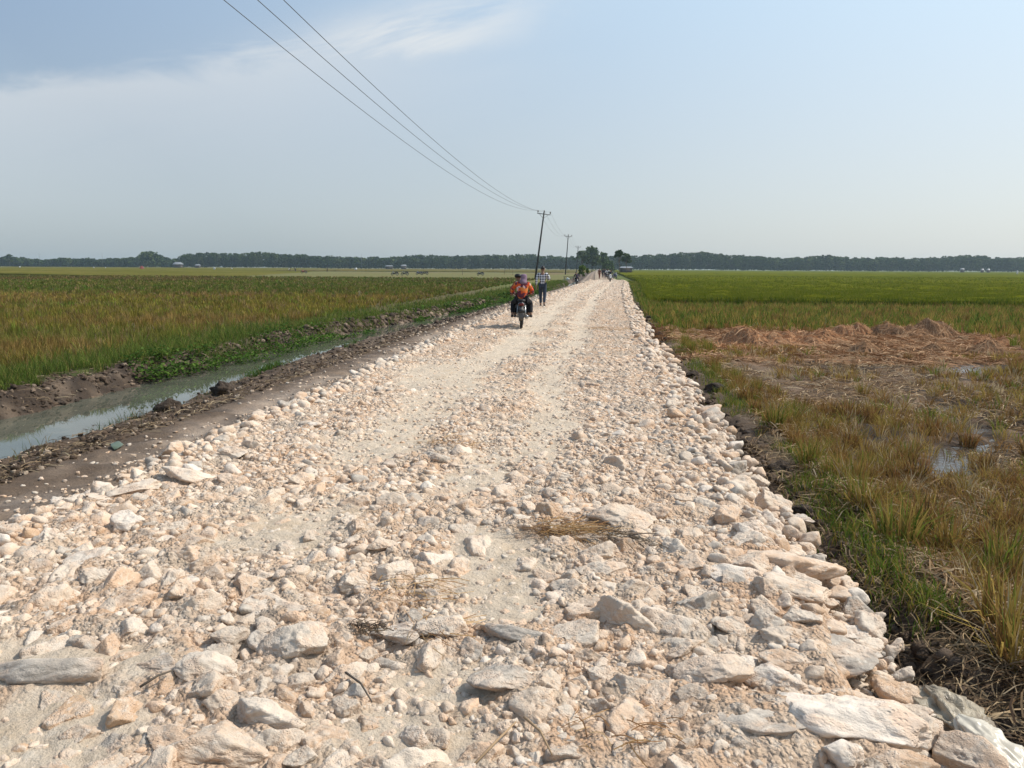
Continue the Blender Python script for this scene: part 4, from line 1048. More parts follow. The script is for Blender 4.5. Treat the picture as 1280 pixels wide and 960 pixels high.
def person(label, loc, rz, J, shirt, trousers, head='hair', group=None, scale=1.0):
    """J: joints in metres, the figure looks along +Y"""
    e = empty('person', loc, rz, label, 'person', group); e.scale = (scale,)*3
    V_ = {k: Vector(q) for k, q in J.items() if k != 'long'}
    pel, che, nek, hd = V_['pelvis'], V_['chest'], V_['neck'], V_['head']
    b = Chain()
    p0 = b.add(pel, .115); wa = b.add(pel.lerp(che, .5), .105, p0); ch = b.add(che, .125, wa); nk = b.add(nek, .055, ch)
    h0 = b.add(hd-Vector((0, -.01, .055)), .070, nk); h1 = b.add(hd+Vector((0, 0, .035)), .090, h0); b.add(hd+Vector((0, -.01, .10)), .062, h1)
    nose = b.add(hd+Vector((0, .108, -.01)), .014, h0)
    for sg in (-1, 1): b.add(hd+Vector((sg*.088, -.01, .0)), .018, h1)
    for sd_ in 'LR':
        sh = b.add(V_['sh'+sd_], .062, ch); el_ = b.add(V_['el'+sd_], .043, sh); wr = b.add(V_['wr'+sd_], .030, el_)
        d_ = (V_['wr'+sd_]-V_['el'+sd_]).normalized(); q = Vector((0, 1, 0)) if abs(d_.y) < .7 else Vector((1, 0, 0)); side = d_.cross(q).normalized(); q = side.cross(d_)
        pm = b.add(V_['wr'+sd_]+d_*.07, .034, wr)
        for k_, (o_, L_) in enumerate(((-.030, .065), (-.010, .078), (.010, .074), (.028, .058))):
            f1 = b.add(V_['wr'+sd_]+d_*(.105)+q*o_, .010, pm); f2 = b.add(b.v[f1]+d_*L_*.55+side*.012, .009, f1); b.add(b.v[f2]+d_*L_*.4+side*.02, .008, f2)
        th = b.add(V_['wr'+sd_]+d_*.055+q*.045, .011, pm); b.add(b.v[th]+d_*.04+q*.015, .009, th)
        hp = b.add(V_['hip'+sd_], .088, p0); kn = b.add(V_['kn'+sd_], .058, hp); an = b.add(V_['an'+sd_], .040, kn)
        fd = V_.get('toe'+sd_, V_['an'+sd_]+Vector((0, .16, -.05)))
        b.add(V_['an'+sd_].lerp(fd, .55)-Vector((0, 0, .022)), .040, an); b.add(fd, .026, len(b.v)-1)
    skin('body', b.v, b.e, b.r, M['skin'], e)
    c = Chain()
    p0 = c.add(pel+Vector((0, 0, -.02)), .145); wa = c.add(pel.lerp(che, .5), .132, p0); ch = c.add(che, .148, wa); c.add(che.lerp(nek, .62), .085, ch)
    for sd_ in 'LR':
        c.add(V_['hip'+sd_]*.55+pel*.45+Vector((0, 0, .03)), .112, p0)
        sh = c.add(V_['sh'+sd_], .078, ch); el_ = c.add(V_['el'+sd_], .058, sh)
        if J.get('long'): c.add(V_['el'+sd_].lerp(V_['wr'+sd_], .9), .045, el_)
    skin('shirt', c.v, c.e, c.r, shirt, e)
    c = Chain(); p0 = c.add(pel+Vector((0, 0, -.03)), .128)
    for sd_ in 'LR':
        hp = c.add(V_['hip'+sd_], .108, p0); kn = c.add(V_['kn'+sd_], .075, hp); c.add(V_['kn'+sd_].lerp(V_['an'+sd_], .92), .058, kn)
    skin('trousers', c.v, c.e, c.r, trousers, e)
    for sd_ in 'LR':
        an = V_['an'+sd_]; fd = V_.get('toe'+sd_, an+Vector((0, .16, -.05)))
        skin('shoe', [an+Vector((0, -.04, -.035)), an.lerp(fd, .5)+Vector((0, 0, -.03)), fd+Vector((0, .02, -.002))], [(0, 1), (1, 2)], [.042, .044, .032], M['shoe'], e)
    if head == 'hair':
        skin('hair', [hd+Vector((0, -.035, -.03)), hd+Vector((0, -.03, .045)), hd+Vector((0, .0, .105)), hd+Vector((0, .05, .09))], [(0, 1), (1, 2), (2, 3)], [.072, .093, .07, .05], M['hair'], e)
    elif head == 'helmet':
        skin('helmet', [hd+Vector((0, -.02, -.03)), hd+Vector((0, -.01, .05)), hd+Vector((0, .0, .11))], [(0, 1), (1, 2)], [.115, .128, .085], M['hair'], e)
    else:
        skin('headscarf', [hd+Vector((0, -.02, .10)), hd+Vector((0, -.02, .03)), hd+Vector((0, -.03, -.07)), nek+Vector((0, -.03, .0)), nek+Vector((0, -.05, -.10))], [(0, 1), (1, 2), (2, 3), (3, 4)], [.075, .105, .098, .105, .145], M[head], e)
    return e
def J_stand(stride=0.0, arm='hang', long=True):
    J = dict(pelvis=(0, 0, .93), chest=(0, .01, 1.24), neck=(0, .0, 1.44), head=(0, .02, 1.56), long=long)
    for sg, sd_ in ((-1, 'L'), (1, 'R')):
        f = stride*(1 if sd_ == 'L' else -1)
        J['sh'+sd_] = (sg*.185, 0, 1.37); J['hip'+sd_] = (sg*.09, 0, .88)
        J['kn'+sd_] = (sg*.10, f*.55+.03, .49); J['an'+sd_] = (sg*.10, f-.03, .085 if f >= 0 else .12)
        J['toe'+sd_] = (sg*.115, f+.13, .035)
        if arm == 'hang' or (arm == 'right_bent' and sd_ == 'L'):
            J['el'+sd_] = (sg*.25, -.03-f*.3, 1.10); J['wr'+sd_] = (sg*.26, .05-f*.6, .86)
        else:
            J['el'+sd_] = (sg*.29, .02, 1.12); J['wr'+sd_] = (sg*.16, .25, 1.18)
    return J
def J_ride():
    J = dict(pelvis=(0, -.08, .83), chest=(-.01, .03, 1.13), neck=(-.05, .05, 1.32), head=(-.11, .08, 1.45), long=True)
    for sg, sd_ in ((-1, 'L'), (1, 'R')):
        J['sh'+sd_] = (sg*.185-.01, .03, 1.26); J['el'+sd_] = (sg*.31, .20, 1.06); J['wr'+sd_] = (sg*.31, .38, .99)
        J['hip'+sd_] = (sg*.10, -.04, .80); J['kn'+sd_] = (sg*.21, .32, .74); J['an'+sd_] = (sg*.20, .10, .36); J['toe'+sd_] = (sg*.21, .26, .32)
    return J
def J_pillion():
    J = dict(pelvis=(0, -.40, .86), chest=(.02, -.35, 1.15), neck=(.04, -.33, 1.34), head=(.06, -.30, 1.46), long=True)
    for sg, sd_ in ((-1, 'L'), (1, 'R')):
        J['sh'+sd_] = (sg*.175+.02, -.34, 1.27); J['el'+sd_] = (sg*.30+.01, -.26, 1.05); J['wr'+sd_] = (sg*.20, -.04, .98)
        J['hip'+sd_] = (sg*.11, -.37, .82); J['kn'+sd_] = (sg*.26, -.04, .72); J['an'+sd_] = (sg*.27, -.26, .38); J['toe'+sd_] = (sg*.29, -.11, .34)
    return J
def J_bend():
    J = J_stand(0, 'hang'); J.update(chest=(0, .30, 1.08), neck=(0, .46, 1.14), head=(0, .57, 1.13))
    for sg, sd_ in ((-1, 'L'), (1, 'R')):
        J['sh'+sd_] = (sg*.18, .38, 1.08); J['el'+sd_] = (sg*.22, .42, .80); J['wr'+sd_] = (sg*.16, .50, .56)
    return J

# motorcycle ------------------------------------------------------
M['tyre'] = flat('tyre_rubber', (.018, .017, .016), .85, .2, 40); M['chrome'] = flat('dull_chrome', (.35, .35, .35), .3, .1, 20, .5, .9)
M['seat'] = flat('black_seat', (.014, .014, .015), .55, .2, 40); M['plastic'] = flat('dusty_dark_plastic', (.085, .080, .074), .5, .3, 25)
M['lamp_red'] = flat('red_lamp_lens', (.14, .02, .015), .2, .05, 10); M['lamp_clear'] = flat('clear_lamp_lens', (.75, .75, .72), .12, .03, 10, .6)
M['plate'] = flat('number_plate_black', (.02, .02, .02), .5, .1, 30)
PAINT = {k: flat(k+'_paint', c, .3, .1, 20, .5) for k, c in dict(black=(.02, .02, .022), red=(.28, .02, .018), white=(.68, .68, .68), blue=(.03, .05, .15)).items()}
def loft(secs, sides=14, pw=2.6):
    V, Fc = [], []
    for (y_, z_, hw, hh_) in secs:
        for k in range(sides):
            a = 2*math.pi*k/sides; ca, sa = math.cos(a), math.sin(a)
            V.append((math.copysign(abs(ca)**(2/pw), ca)*hw, y_, z_+math.copysign(abs(sa)**(2/pw), sa)*hh_))
    n_ = len(secs)
    for i in range(n_-1):
        for k in range(sides):
            a, b = i*sides+k, i*sides+(k+1) % sides; Fc += [(a, b, b+sides), (a, b+sides, a+sides)]
    V += [(0, secs[0][0], secs[0][1]), (0, secs[-1][0], secs[-1][1])]; q = len(V)
    for k in range(sides):
        Fc.append((q-2, (k+1) % sides, k)); Fc.append((q-1, (n_-1)*sides+k, (n_-1)*sides+(k+1) % sides))
    return np.array(V), np.array(Fc)
def torus(Rm, r_, y_, z_, ns=28, nt=10, sx=1.0):
    V, Fc = [], []
    for i in range(ns):
        a = 2*math.pi*i/ns
        for k in range(nt):
            b = 2*math.pi*k/nt; q = Rm+r_*math.cos(b)
            V.append((r_*sx*math.sin(b), y_+q*math.cos(a), z_+q*math.sin(a)))
    for i in range(ns):
        for k in range(nt):
            a = i*nt+k; b = i*nt+(k+1) % nt; c = ((i+1) % ns)*nt+(k+1) % nt; d = ((i+1) % ns)*nt+k
            Fc += [(a, b, c), (a, c, d)]
    return np.array(V), np.array(Fc)
def mnp(name, parts, mat, parent): return obj(name, mesh_np(name, *merge(parts)), mat, parent)
def motorcycle(paint, label, loc, rz, group):
    e = empty('motorcycle', loc, rz, label, 'motorcycle', group)
    for nm, y_ in (('rear_wheel', -.61), ('front_wheel', .62)):
        wheel = mnp(nm, [tube([(-.035, y_, .29), (.035, y_, .29)], [.05, .05], 12)], M['chrome'], e)
        mnp('tyre', [torus(.255, .042, y_, .295)], M['tyre'], wheel)
        mnp('rim', [torus(.208, .014, y_, .295)]+[tube([(0, y_, .295), (0, y_+.205*math.cos(a), .295+.205*math.sin(a))], [.006, .006], 5) for a in np.linspace(0, 6.283, 16)[:-1]], M['chrome'], wheel)
    mnp('engine', [loft([(-.22, .36, .08, .08), (-.12, .38, .12, .12), (.05, .38, .13, .12), (.22, .40, .09, .09), (.28, .40, .06, .06)])], M['plastic'], e)
    mnp('body_panel', [loft([(-.85, .74, .03, .03), (-.72, .70, .085, .07), (-.45, .66, .115, .09), (-.15, .58, .11, .09), (.08, .50, .085, .08), (.26, .55, .10, .12), (.38, .72, .13, .17), (.46, .84, .11, .10), (.50, .88, .05, .05)])], PAINT[paint], e)
    for sg in (-1, 1):
        mnp('leg_shield', [loft([(.18, .46, .03, .08), (.28, .55, .05, .20), (.38, .66, .045, .20), (.44, .74, .02, .10)])], PAINT[paint], e).location.x = sg*.15
    mnp('seat', [loft([(-.72, .795, .07, .03), (-.60, .80, .11, .045), (-.30, .79, .13, .05), (-.05, .755, .11, .045), (.08, .72, .05, .03)])], M['seat'], e)
    mnp('rear_mudguard', [loft([(-.60, .63, .055, .04), (-.78, .60, .06, .045), (-.92, .50, .06, .04), (-.97, .38, .075, .03), (-.965, .26, .07, .02)])], M['plastic'], e)
    mnp('front_mudguard', [loft([(.32, .52, .04, .03), (.48, .60, .06, .03), (.66, .62, .062, .03), (.82, .56, .055, .025), (.92, .46, .03, .02)])], PAINT[paint], e)
    mnp('tail_light', [loft([(-.86, .70, .03, .02), (-.845, .70, .075, .04), (-.78, .71, .07, .04)])], M['lamp_red'], e)
    mnp('number_plate', [box(.22, .012, .10, 0, -.99, .52)], M['plate'], e)
    mnp('headlight', [loft([(.44, .86, .09, .075), (.53, .85, .085, .065), (.56, .84, .03, .03)])], M['lamp_clear'], e)
    hb = mnp('handlebar', [tube([(-.34, .36, .97), (-.20, .40, .98), (0, .42, .95), (.20, .40, .98), (.34, .36, .97)], [.014]*5, 8), tube([(-.36, .355, .97), (-.24, .39, .98)], [.02, .02], 8), tube([(.36, .355, .97), (.24, .39, .98)], [.02, .02], 8)], M['seat'], e)
    for sg in (-1, 1):
        mi = mnp('mirror', [loft([(.345, 1.15, .055, .035), (.37, 1.15, .05, .03), (.385, 1.15, .02, .01)]), tube([(-.03, .37, 1.14), (-.12*1, .38, .98)], [.007, .007], 6)], M['seat'], e)
        mi.location.x = sg*.30; mi.scale.x = sg
    mnp('front_fork', [tube([(-.07, .40, .85), (-.075, .62, .30)], [.022, .026], 8), tube([(.07, .40, .85), (.075, .62, .30)], [.022, .026], 8)], M['chrome'], e)
    for sg in (-1, 1):
        mnp('shock_absorber', [tube([(sg*.10, -.48, .66), (sg*.11, -.58, .32)], [.03, .03], 8)], M['chrome'], e)
        mnp('foot_peg', [tube([(sg*.10, .10, .31), (sg*.30, .10, .31)], [.016, .016], 8), tube([(sg*.10, -.26, .34), (sg*.28, -.26, .34)], [.014, .014], 8)], M['plastic'], e)
    mnp('exhaust', [tube([(.10, .18, .30), (.14, -.20, .26), (.15, -.45, .30), (.16, -.82, .36), (.16, -.86, .365)], [.022, .025, .045, .05, .03], 10)], M['chrome'], e)
    return e
def zroad(x, y): return float(road_h(np.array([x]), np.array([y]))[0])+.03
def gz(x, y): return float(ground_h(np.array([x]), np.array([y]))[0])

x, y = at(652, 408, .02); bz = zroad(x, y)
motorcycle('black', 'dusty dark motorcycle ridden away by two people on the stone road', (x, y, bz), R(5), 'motorcycles on the road').scale = (.94,)*3
person('person driving the nearest motorcycle in a maroon shirt with a black helmet', (x, y, bz), R(5), J_ride(), M['maroon'], M['black_cloth'], 'helmet', 'people on the road', .94)
person('person riding pillion in an orange patterned shirt and mauve headscarf', (x, y, bz), R(5), J_pillion(), M['batik'], M['black_cloth'], 'mauve', 'people on the road', .94)
x, y = at(678, 383, .02)
person('person walking on the stone road in a black and white checked shirt and jeans', (x, y, zroad(x, y)-.02), R(-3), J_stand(.22, 'right_bent'), M['plaid'], M['jeans'], 'hair', 'people on the road', 1.0)
x, y = at(721, 352.5, 0); bz = zroad(x, y)
motorcycle('black', 'dark motorcycle with one rider by the shrub at the left road edge', (x, y, bz), R(4), 'motorcycles on the road')
person('person in dark clothes on a motorcycle by the shrub at the left road edge', (x, y, bz), R(4), J_ride(), M['violet'], M['black_cloth'], 'hair', 'people on the road')
x, y = at(762.5, 352, 0); bz = zroad(x, y)
motorcycle('white', 'white fronted motorcycle coming towards the camera in the far group', (x, y, bz), R(183), 'motorcycles on the road')
person('person in navy riding the white fronted motorcycle towards the camera', (x, y, bz), R(183), J_ride(), M['navy'], M['black_cloth'], 'helmet', 'people on the road')
x, y = at(759, 349, 0); bz = zroad(x, y)
motorcycle('black', 'black motorcycle behind the white fronted one in the far group', (x, y, bz), R(178), 'motorcycles on the road')
person('person in white riding behind the white fronted motorcycle', (x, y, bz), R(178), J_ride(), M['white_cloth'], M['navy'], 'hair', 'people on the road')
x, y = at(768.5, 348.5, 0); bz = zroad(x, y)
motorcycle('blue', 'parked motorcycle standing by the slender sparse tree', (x, y, bz), R(200), 'motorcycles on the road')
for px, py, sh, tr, lab in [(749.2, 348, 'brown_cloth', 'brown_cloth', 'person in brown standing leftmost of the far group'), (753.2, 347, 'navy', 'black_cloth', 'person in navy standing in the middle of the far group'),
                            (756, 348.2, 'black_cloth', 'violet', 'person in black standing next to the far motorcycles')]:
    x, y = at(px, py, -.05)
    person(lab, (x, y, -.09), R(random.uniform(-40, 40)), J_stand(.08), M[sh], M[tr], 'hair', 'people on the road', 1.03)

# motorcycles parked out in the left field
for px, py, rz, pt, lab in [(493.5, 344.3, 84, 'black', 'leftmost of the dark motorcycles parked in the green left field'), (506, 344.2, 97, 'black', 'second dark motorcycle parked in the green left field'),
                        (524, 343.6, 80, 'blue', 'third motorcycle parked in the green left field beside another'), (531, 343.4, 102, 'black', 'fourth motorcycle parked in the green left field'),
                        (600.5, 344.4, 75, 'black', 'dark motorcycle parked alone in the left field nearer the poles'), (380, 341.6, 92, 'red', 'reddish motorcycle parked far out in the tan field strip')]:
    x, y = at(px, py, -.2); y = min(y, 240); v_ = aty(px, py, y)
    motorcycle(pt, lab, (v_.x, y, -.2), R(rz), 'motorcycles parked in the left field')
for px, Yd, J, sh, tr, hd_, lab in [(362.5, 300, J_bend(), 'white_cloth', 'black_cloth', 'hair', 'person in white bending over in the far left field'),
                               (369.5, 300, J_bend(), 'black_cloth', 'black_cloth', 'hair', 'person in black bending over beside the one in white'),
                               (409, 300, J_stand(.1), 'black_cloth', 'black_cloth', 'hair', 'lone dark person standing in the tan strip of the far left field')]:
    v_ = aty(px, 338, Yd); person(lab, (v_.x, Yd, -.2), R(random.uniform(50, 130)), J, M[sh], M[tr], hd_, 'harvesters in the far left field', 1.05)

# huts, tent, sacks, stakes
M['white_sheet'] = flat('pale_roof_sheet', (.21, .22, .23), .5, .1, 3); M['wood'] = flat('grey_wood', (.10, .08, .065), .9, .3, 5, bump=.3); M['red_tarp'] = flat('red_tarpaulin', (.15, .03, .025), .6, .3, 3); M['sackcloth'] = flat('white_sack', (.66, .66, .64), .7, .1, 20, bump=.3)
def hut(px, Yd, wpx, pyr, h_r, label):
    b = aty(px, pyr, Yd); w_ = wpx*Yd/F; e = empty('field_hut', (b.x, Yd, -.2), R(random.uniform(-8, 8)), label, 'hut', 'pale roofed huts at the wood')
    ze = b.z+.2-h_r*.5; d_ = w_*.6
    rv = np.array([(-w_/2, -d_/2, ze), (w_/2, -d_/2, ze), (w_/2, d_/2, ze), (-w_/2, d_/2, ze), (-w_*.36, 0, ze+h_r), (w_*.36, 0, ze+h_r)]); rv2 = rv+np.array([0, 0, -.12])
    f_ = np.array([(0, 1, 5), (0, 5, 4), (2, 3, 4), (2, 4, 5), (1, 2, 5), (3, 0, 4)])
    rf = obj('roof', mesh_np('roof', *merge([(rv, f_), (rv2, f_[:, ::-1])]), False), M['white_sheet'], e)
    mnp('wall', [box(w_*.8, d_*.75, max(ze-.15, .3), 0, 0, max(ze-.15, .3)/2)], M['wood'], e)
    for sg in (-1, 1):
        for sh_ in (-1, 1): mnp('corner_post', [tube([(sg*w_*.46, sh_*d_*.45, -.1), (sg*w_*.46, sh_*d_*.45, ze+.05)], [.08, .08], 8)], M['wood'], e)
    return e
hut(222.5, 640, 12, 329.0, 1.8, 'hut with a bright white roof in front of the left wood')
hut(247, 640, 7, 331.0, 1.0, 'small pale hut just right of the white roofed hut')
hut(486.5, 660, 10, 332.2, .7, 'long low pale roof below the dark wood at centre left')
hut(504.5, 660, 7, 331.6, 1.1, 'short pale roof right of the long low one')
hut(782.5, 330, 17, 334.0, .55, 'low shed with a pale tin roof right of the road end')
hut(1203, 640, 4.5, 336.0, .9, 'tiny white roofed hut before the right wood')
hut(1228, 640, 3.2, 336.6, 1.0, 'left one of two tiny pale huts near the right edge')
hut(1235.5, 640, 3.4, 336.6, 1.0, 'right one of two tiny pale huts near the right edge')
v_ = aty(177.5, 333, 330); e = empty('tarpaulin_tent', (v_.x, 330, -.2), .3, 'small dark red tarpaulin tent standing in the far left rice', 'tent')
tv = np.array([(-1.3, -.8, 0), (1.3, -.8, 0), (1.3, .8, 0), (-1.3, .8, 0), (-.35, 0, 2.1), (.25, 0, 1.9)]); mnp('tent_sheet', [(tv, np.array([(0, 1, 5), (0, 5, 4), (2, 3, 4), (2, 4, 5), (3, 0, 4), (1, 2, 5)]))], M['red_tarp'], e)
mnp('ridge_pole', [tube([(-.6, 0, 2.05), (.5, 0, 1.92)], [.04, .04], 6)], M['wood'], e)
def sack(name, label, px, Yd, r_, z, cat='sack'):
    v_ = aty(px, 335, Yd); vv, ff = stone_shape(3, 700+int(px), .06, 8); vv = vv*np.array([1, .8, 1.1])*r_
    o_ = obj(name, mesh_np(name, vv, ff), M['sackcloth'], None, (v_.x, Yd, z+r_*.6)); tag(o_, label, cat, 'white sacks in the fields')
sack('grain_sack', 'white sack heap standing before the dark wood at centre left', 444.5, 420, .75, .2)
sack('grain_sack', 'white sack on the rice at the far left', 25, 420, .5, .45); sack('grain_sack', 'white sack on the rice second from the far left', 117, 420, .5, .45); sack('grain_sack', 'small white sack between the second sack and the red tent', 132, 430, .45, .45)
sack('grain_sack', 'white sack lying low right of the white roofed hut', 268, 300, .5, .4); sack('grain_sack', 'white sack among the crop right of the small pale hut', 290, 380, .4, .45)
sack('grain_sack', 'white sack under the dark plank bench by the ditch', 709.5, 126, .3, -.2); 
v_ = aty(1272, 338, 300); e = empty('scarecrow', (v_.x, 300, -.2), 0, 'white scarecrow standing in the rice at the far right', 'scarecrow')
mnp('stake', [tube([(0, 0, 0), (0, 0, 1.6)], [.03, .03], 6), tube([(-.5, 0, 1.15), (.5, 0, 1.15)], [.03, .03], 6)], M['wood'], e)
mnp('shirt', [loft([(-.12, 1.0, .10, .25), (0, 1.0, .32, .42), (.12, 1.0, .10, .25)])], M['white_cloth'], e); mnp('hat', [tube([(0, 0, 1.55), (0, 0, 1.62), (0, 0, 1.85)], [.45, .36, .04], 12)], M['white_cloth'], e)
for px, pb, hh_, lab in [(630.5, 343, 1.75, 'dark wooden stake right of the parked motorcycles'), (578, 344, 1.5, 'thin grey stake left of the lone parked motorcycle'), (641, 343.4, 1.3, 'short thin stake behind the motorcycle riders')]:
    x, y = at(px, pb, -.2); o = obj('field_stake', mesh_np('field_stake', *tube([(0, 0, -.3), (.02, 0, hh_*.5), (0, .03, hh_)], [.055, .05, .04], 8)), M['wood'], None, (x, y, -.2)); tag(o, lab, 'stake', 'stakes in the left field')
for px, pt, lab in [(50, 316.5, 'thin mast sticking up from the wood at the far left'), (128.5, 316.5, 'thin mast left of the domed tree'), (452, 317, 'thin mast above the wood left of the power line')]:
    b = aty(px, 332, 740); hh_ = aty(px, pt, 740).z
    e = empty('radio_mast', (b.x, 740, -.2), 0, lab, 'mast', 'thin masts in the wood')
    mnp('mast_pole', [tube([(0, 0, 0), (0, 0, hh_)], [.16, .10], 8)], M['galv'], e); mnp('antenna', [tube([(-.5, 0, hh_-.4), (.5, 0, hh_-.4)], [.06, .06], 6)], M['galv'], e)
x, y = at(711, 349.2, -.15); e = empty('plank_bench', (x, y, -.2), .15, 'low dark plank bench at the ditch left of the dark rider', 'bench')
mnp('plank_top', [box(1.75, .45, .08, 0, 0, .46, .01)], M['wood'], e)
for sg in (-1, 1):
    for s2 in (-1, 1): mnp('leg', [tube([(sg*.75, s2*.17, -.1), (sg*.72, s2*.17, .42)], [.035, .035], 8)], M['wood'], e)

# straw lying on the stones
def straw_wisp(px, py, rx, ry, ns, label, cols, p, L=(.10, .30)):
    x, y = at(px, py, .03); e_ = at(px, py, .03)
    r_ = np.sqrt(rng.random(ns)); a = rng.uniform(0, 6.283, ns)
    bx, by = r_*np.cos(a)*rx, r_*np.sin(a)*ry
    zz_ = road_h(x+bx, y+by)+.025+rng.random(ns)*.035
    v_, f_, c_ = strips(np.stack([bx, by, zz_], 1), rng.uniform(*L, ns), rng.uniform(.002, .0042, ns), rng.normal(0, .8, ns)+rng.choice([0, math.pi], ns), rng.normal(0, .5, ns), rng.random(ns)*.02, pal(ns, cols, p, .25))
    tag(obj('straw_wisp', mesh_np('straw_wisp', v_, f_, c_), M['straw'], None, (x, y, 0)), label, 'straw', 'straw lying on the stones')
ST = ((.36, .22, .10), (.24, .13, .06), (.45, .31, .17)), (.5, .3, .2)
BK = ((.05, .04, .033), (.12, .09, .06), (.2, .15, .1)), (.5, .3, .2)
straw_wisp(702, 664, .20, .13, 230, 'reddish brown straw wisp lying on the stones near the dusty patch', *ST)
straw_wisp(765, 676, .13, .08, 70, 'thin grey straw strands draped over the long low rock', *BK)
straw_wisp(455, 786, .06, .05, 90, 'dark burnt straw tuft jammed between two pale rocks', *BK, L=(.03, .10))
straw_wisp(535, 790, .10, .05, 50, 'few brown straws in front of the egg shaped rock', *ST)
straw_wisp(566, 556, .28, .10, 60, 'thin brown straw streak lying across the middle of the road', *ST)
straw_wisp(500, 735, .20, .16, 60, 'scattered straws among the rocks behind the burnt straw', *ST)
straw_wisp(770, 915, .22, .14, 34, 'loose pale straws in the right foreground rubble', *ST, L=(.05, .16))
straw_wisp(755, 412, .6, .4, 90, 'faint straw scatter on the road beyond the motorcycle', *ST, L=(.2, .5))
for (pa, pb_, lab) in [((588, 958), (645, 905), 'long straight dry stalk lying at the bottom middle of the road'), ((655, 900), (690, 945), 'short dry stalk crossing near the long straight one'), ((432, 838), (465, 875), 'dark bent twig near the round cream rock'), ((175, 862), (215, 845), 'dark twig lying before the flat grey slab')]:
    a = at(*pa, .04); b = at(*pb_, .04); za = zroad(*a)+.02; zb_ = zroad(*b)+.03
    o = obj('dry_stalk', mesh_np('dry_stalk', *tube([(0, 0, za), ((b[0]-a[0])*.5+.01, (b[1]-a[1])*.5, (za+zb_)/2+.015), (b[0]-a[0], b[1]-a[1], zb_)], [.005, .0045, .003], 6)), flat('stalk', (.34, .23, .13) if 'dark' not in lab else (.10, .08, .06), .8, .2, 30), None, (*a, 0)); tag(o, lab, 'stalk', 'single stalks on the stones')

# crumpled plastic sack at the lower right edge
t = NT('dirty_plastic'); p = t.objco(); nn = t.noise(p, 9, 6, .65, .5)
M['film'] = t.out(t.mix(t.ramp(nn, .4, .65), (.36, .30, .21), (.17, .125, .08)), .36, t.bump(t.noise(t.n('ShaderNodeMapping', i_Vector=p, i_Scale=(2.2, .8, 2.2)).outputs[0], 14, 5, .6, 1.2), .6, .03), .45)
M['film_white'] = flat('pale_plastic', (.50, .45, .36), .36, .25, 10, .45, bump=.25)
def crumple(name, a, b, wid, hgt, mat, parent, seed):
    n_, m_ = 130, 100; s_, u_ = np.meshgrid(np.linspace(0, 1, n_), np.linspace(0, 2*np.pi, m_), indexing='ij')
    env = (np.sin(np.pi*np.clip(s_*.94+.03, 0, 1))**.42)*(1+.18*n2(s_*4, s_*0+seed, seed))
    A, B_ = Vector(a), Vector(b); d_ = B_-A; L_ = d_.length; d_.normalize(); sd_ = d_.cross(Vector((0, 0, 1))).normalized()
    bx_, by_, bz_ = s_*L_, np.cos(u_)*wid*.5, np.sin(u_)*hgt*.5
    rid = 1-2*np.abs(fbm3(bx_*5+seed+by_*4, by_*13, bz_*13, 3, seed+3)); rid2 = 1-2*np.abs(fbm3(bx_*13+seed, by_*34, bz_*34, 2, seed+8))
    k_ = env*(1+.60*(rid-.62)+.20*(rid2-.6))
    ox = np.cos(u_)*wid*.5*k_; oz = np.sin(u_)*hgt*.5*k_
    P_ = np.array(A[:])+s_[..., None]*L_*np.array(d_[:])+ox[..., None]*np.array(sd_[:])+oz[..., None]*np.array([0, 0, 1.])
    return obj(name, mesh_np(name, P_.reshape(-1, 3), grid_faces(n_, m_)), mat, parent)
a, b = at(1160, 852, -.08), at(1262, 985, -.16)
e = empty('crumpled_sack', (a[0], a[1], 0), 0, 'crumpled dirty grey plastic sack lying along the lower right stone edge', 'plastic sack')
dx_, dy_ = b[0]-a[0], b[1]-a[1]
crumple('sack_film', (0, 0, -.13), (dx_, dy_, -.19), .24, .15, M['film'], e, 801)
q = at(1222, 925, -.1)
crumple('torn_flap', (q[0]-a[0]-.02, q[1]-a[1]+.10, -.07), (q[0]-a[0]+.09, q[1]-a[1]-.16, -.15), .18, .07, M['film_white'], e, 831)
x, y = at(146, 558, -.2); v_, f_ = loft([(-.12, .02, .015, .006), (-.04, .03, .05, .008), (.05, .035, .06, .007), (.13, .02, .02, .005)], 16, 2)
v_[:, 2] += .03*fbm(v_[:, 0]*14, v_[:, 1]*14, 3, 840)
o = obj('plastic_scrap', mesh_np('plastic_scrap', v_, f_), flat('green_plastic', (.10, .13, .09), .4, .2, 20), None, (x, y, gz(x, y)+.01), (0, 0, .5)); tag(o, 'small green plastic scrap lying on the dirt verge left of the stones', 'plastic scrap')
# ------------------------------------------------------------------ sun, sky, air
SUN_AZ, SUN_EL = R(72), R(48)     # clockwise from the road axis
sd = Vector((math.sin(SUN_AZ)*math.cos(SUN_EL), math.cos(SUN_AZ)*math.cos(SUN_EL), math.sin(SUN_EL)))
l = bpy.data.lights.new('sun', 'SUN'); l.energy = 4.2; l.angle = R(.55); l.color = (1, .945, .86)
so = bpy.data.objects.new('sun', l); COL.objects.link(so); so.rotation_euler = (-sd).to_track_quat('-Z', 'Y').to_euler(); so.location = (30, 10, 40)
w = bpy.data.worlds.new('World'); S.world = w
t = NT('', w)
sky = t.n('ShaderNodeTexSky'); sky.sky_type = 'NISHITA'; sky.sun_disc = False
sky.sun_elevation = SUN_EL; sky.sun_rotation = SUN_AZ; sky.air_density = 1.0; sky.dust_density = 2.0; sky.ozone_density = 1.0; sky.altitude = 0
dirv = t.n('ShaderNodeTexCoord').outputs['Generated']
sep = t.n('ShaderNodeSeparateXYZ', i_0=dirv)
az = t.math('ARCTAN2', sep.outputs[0], sep.outputs[1]); el = t.math('ARCSINE', sep.outputs[2])
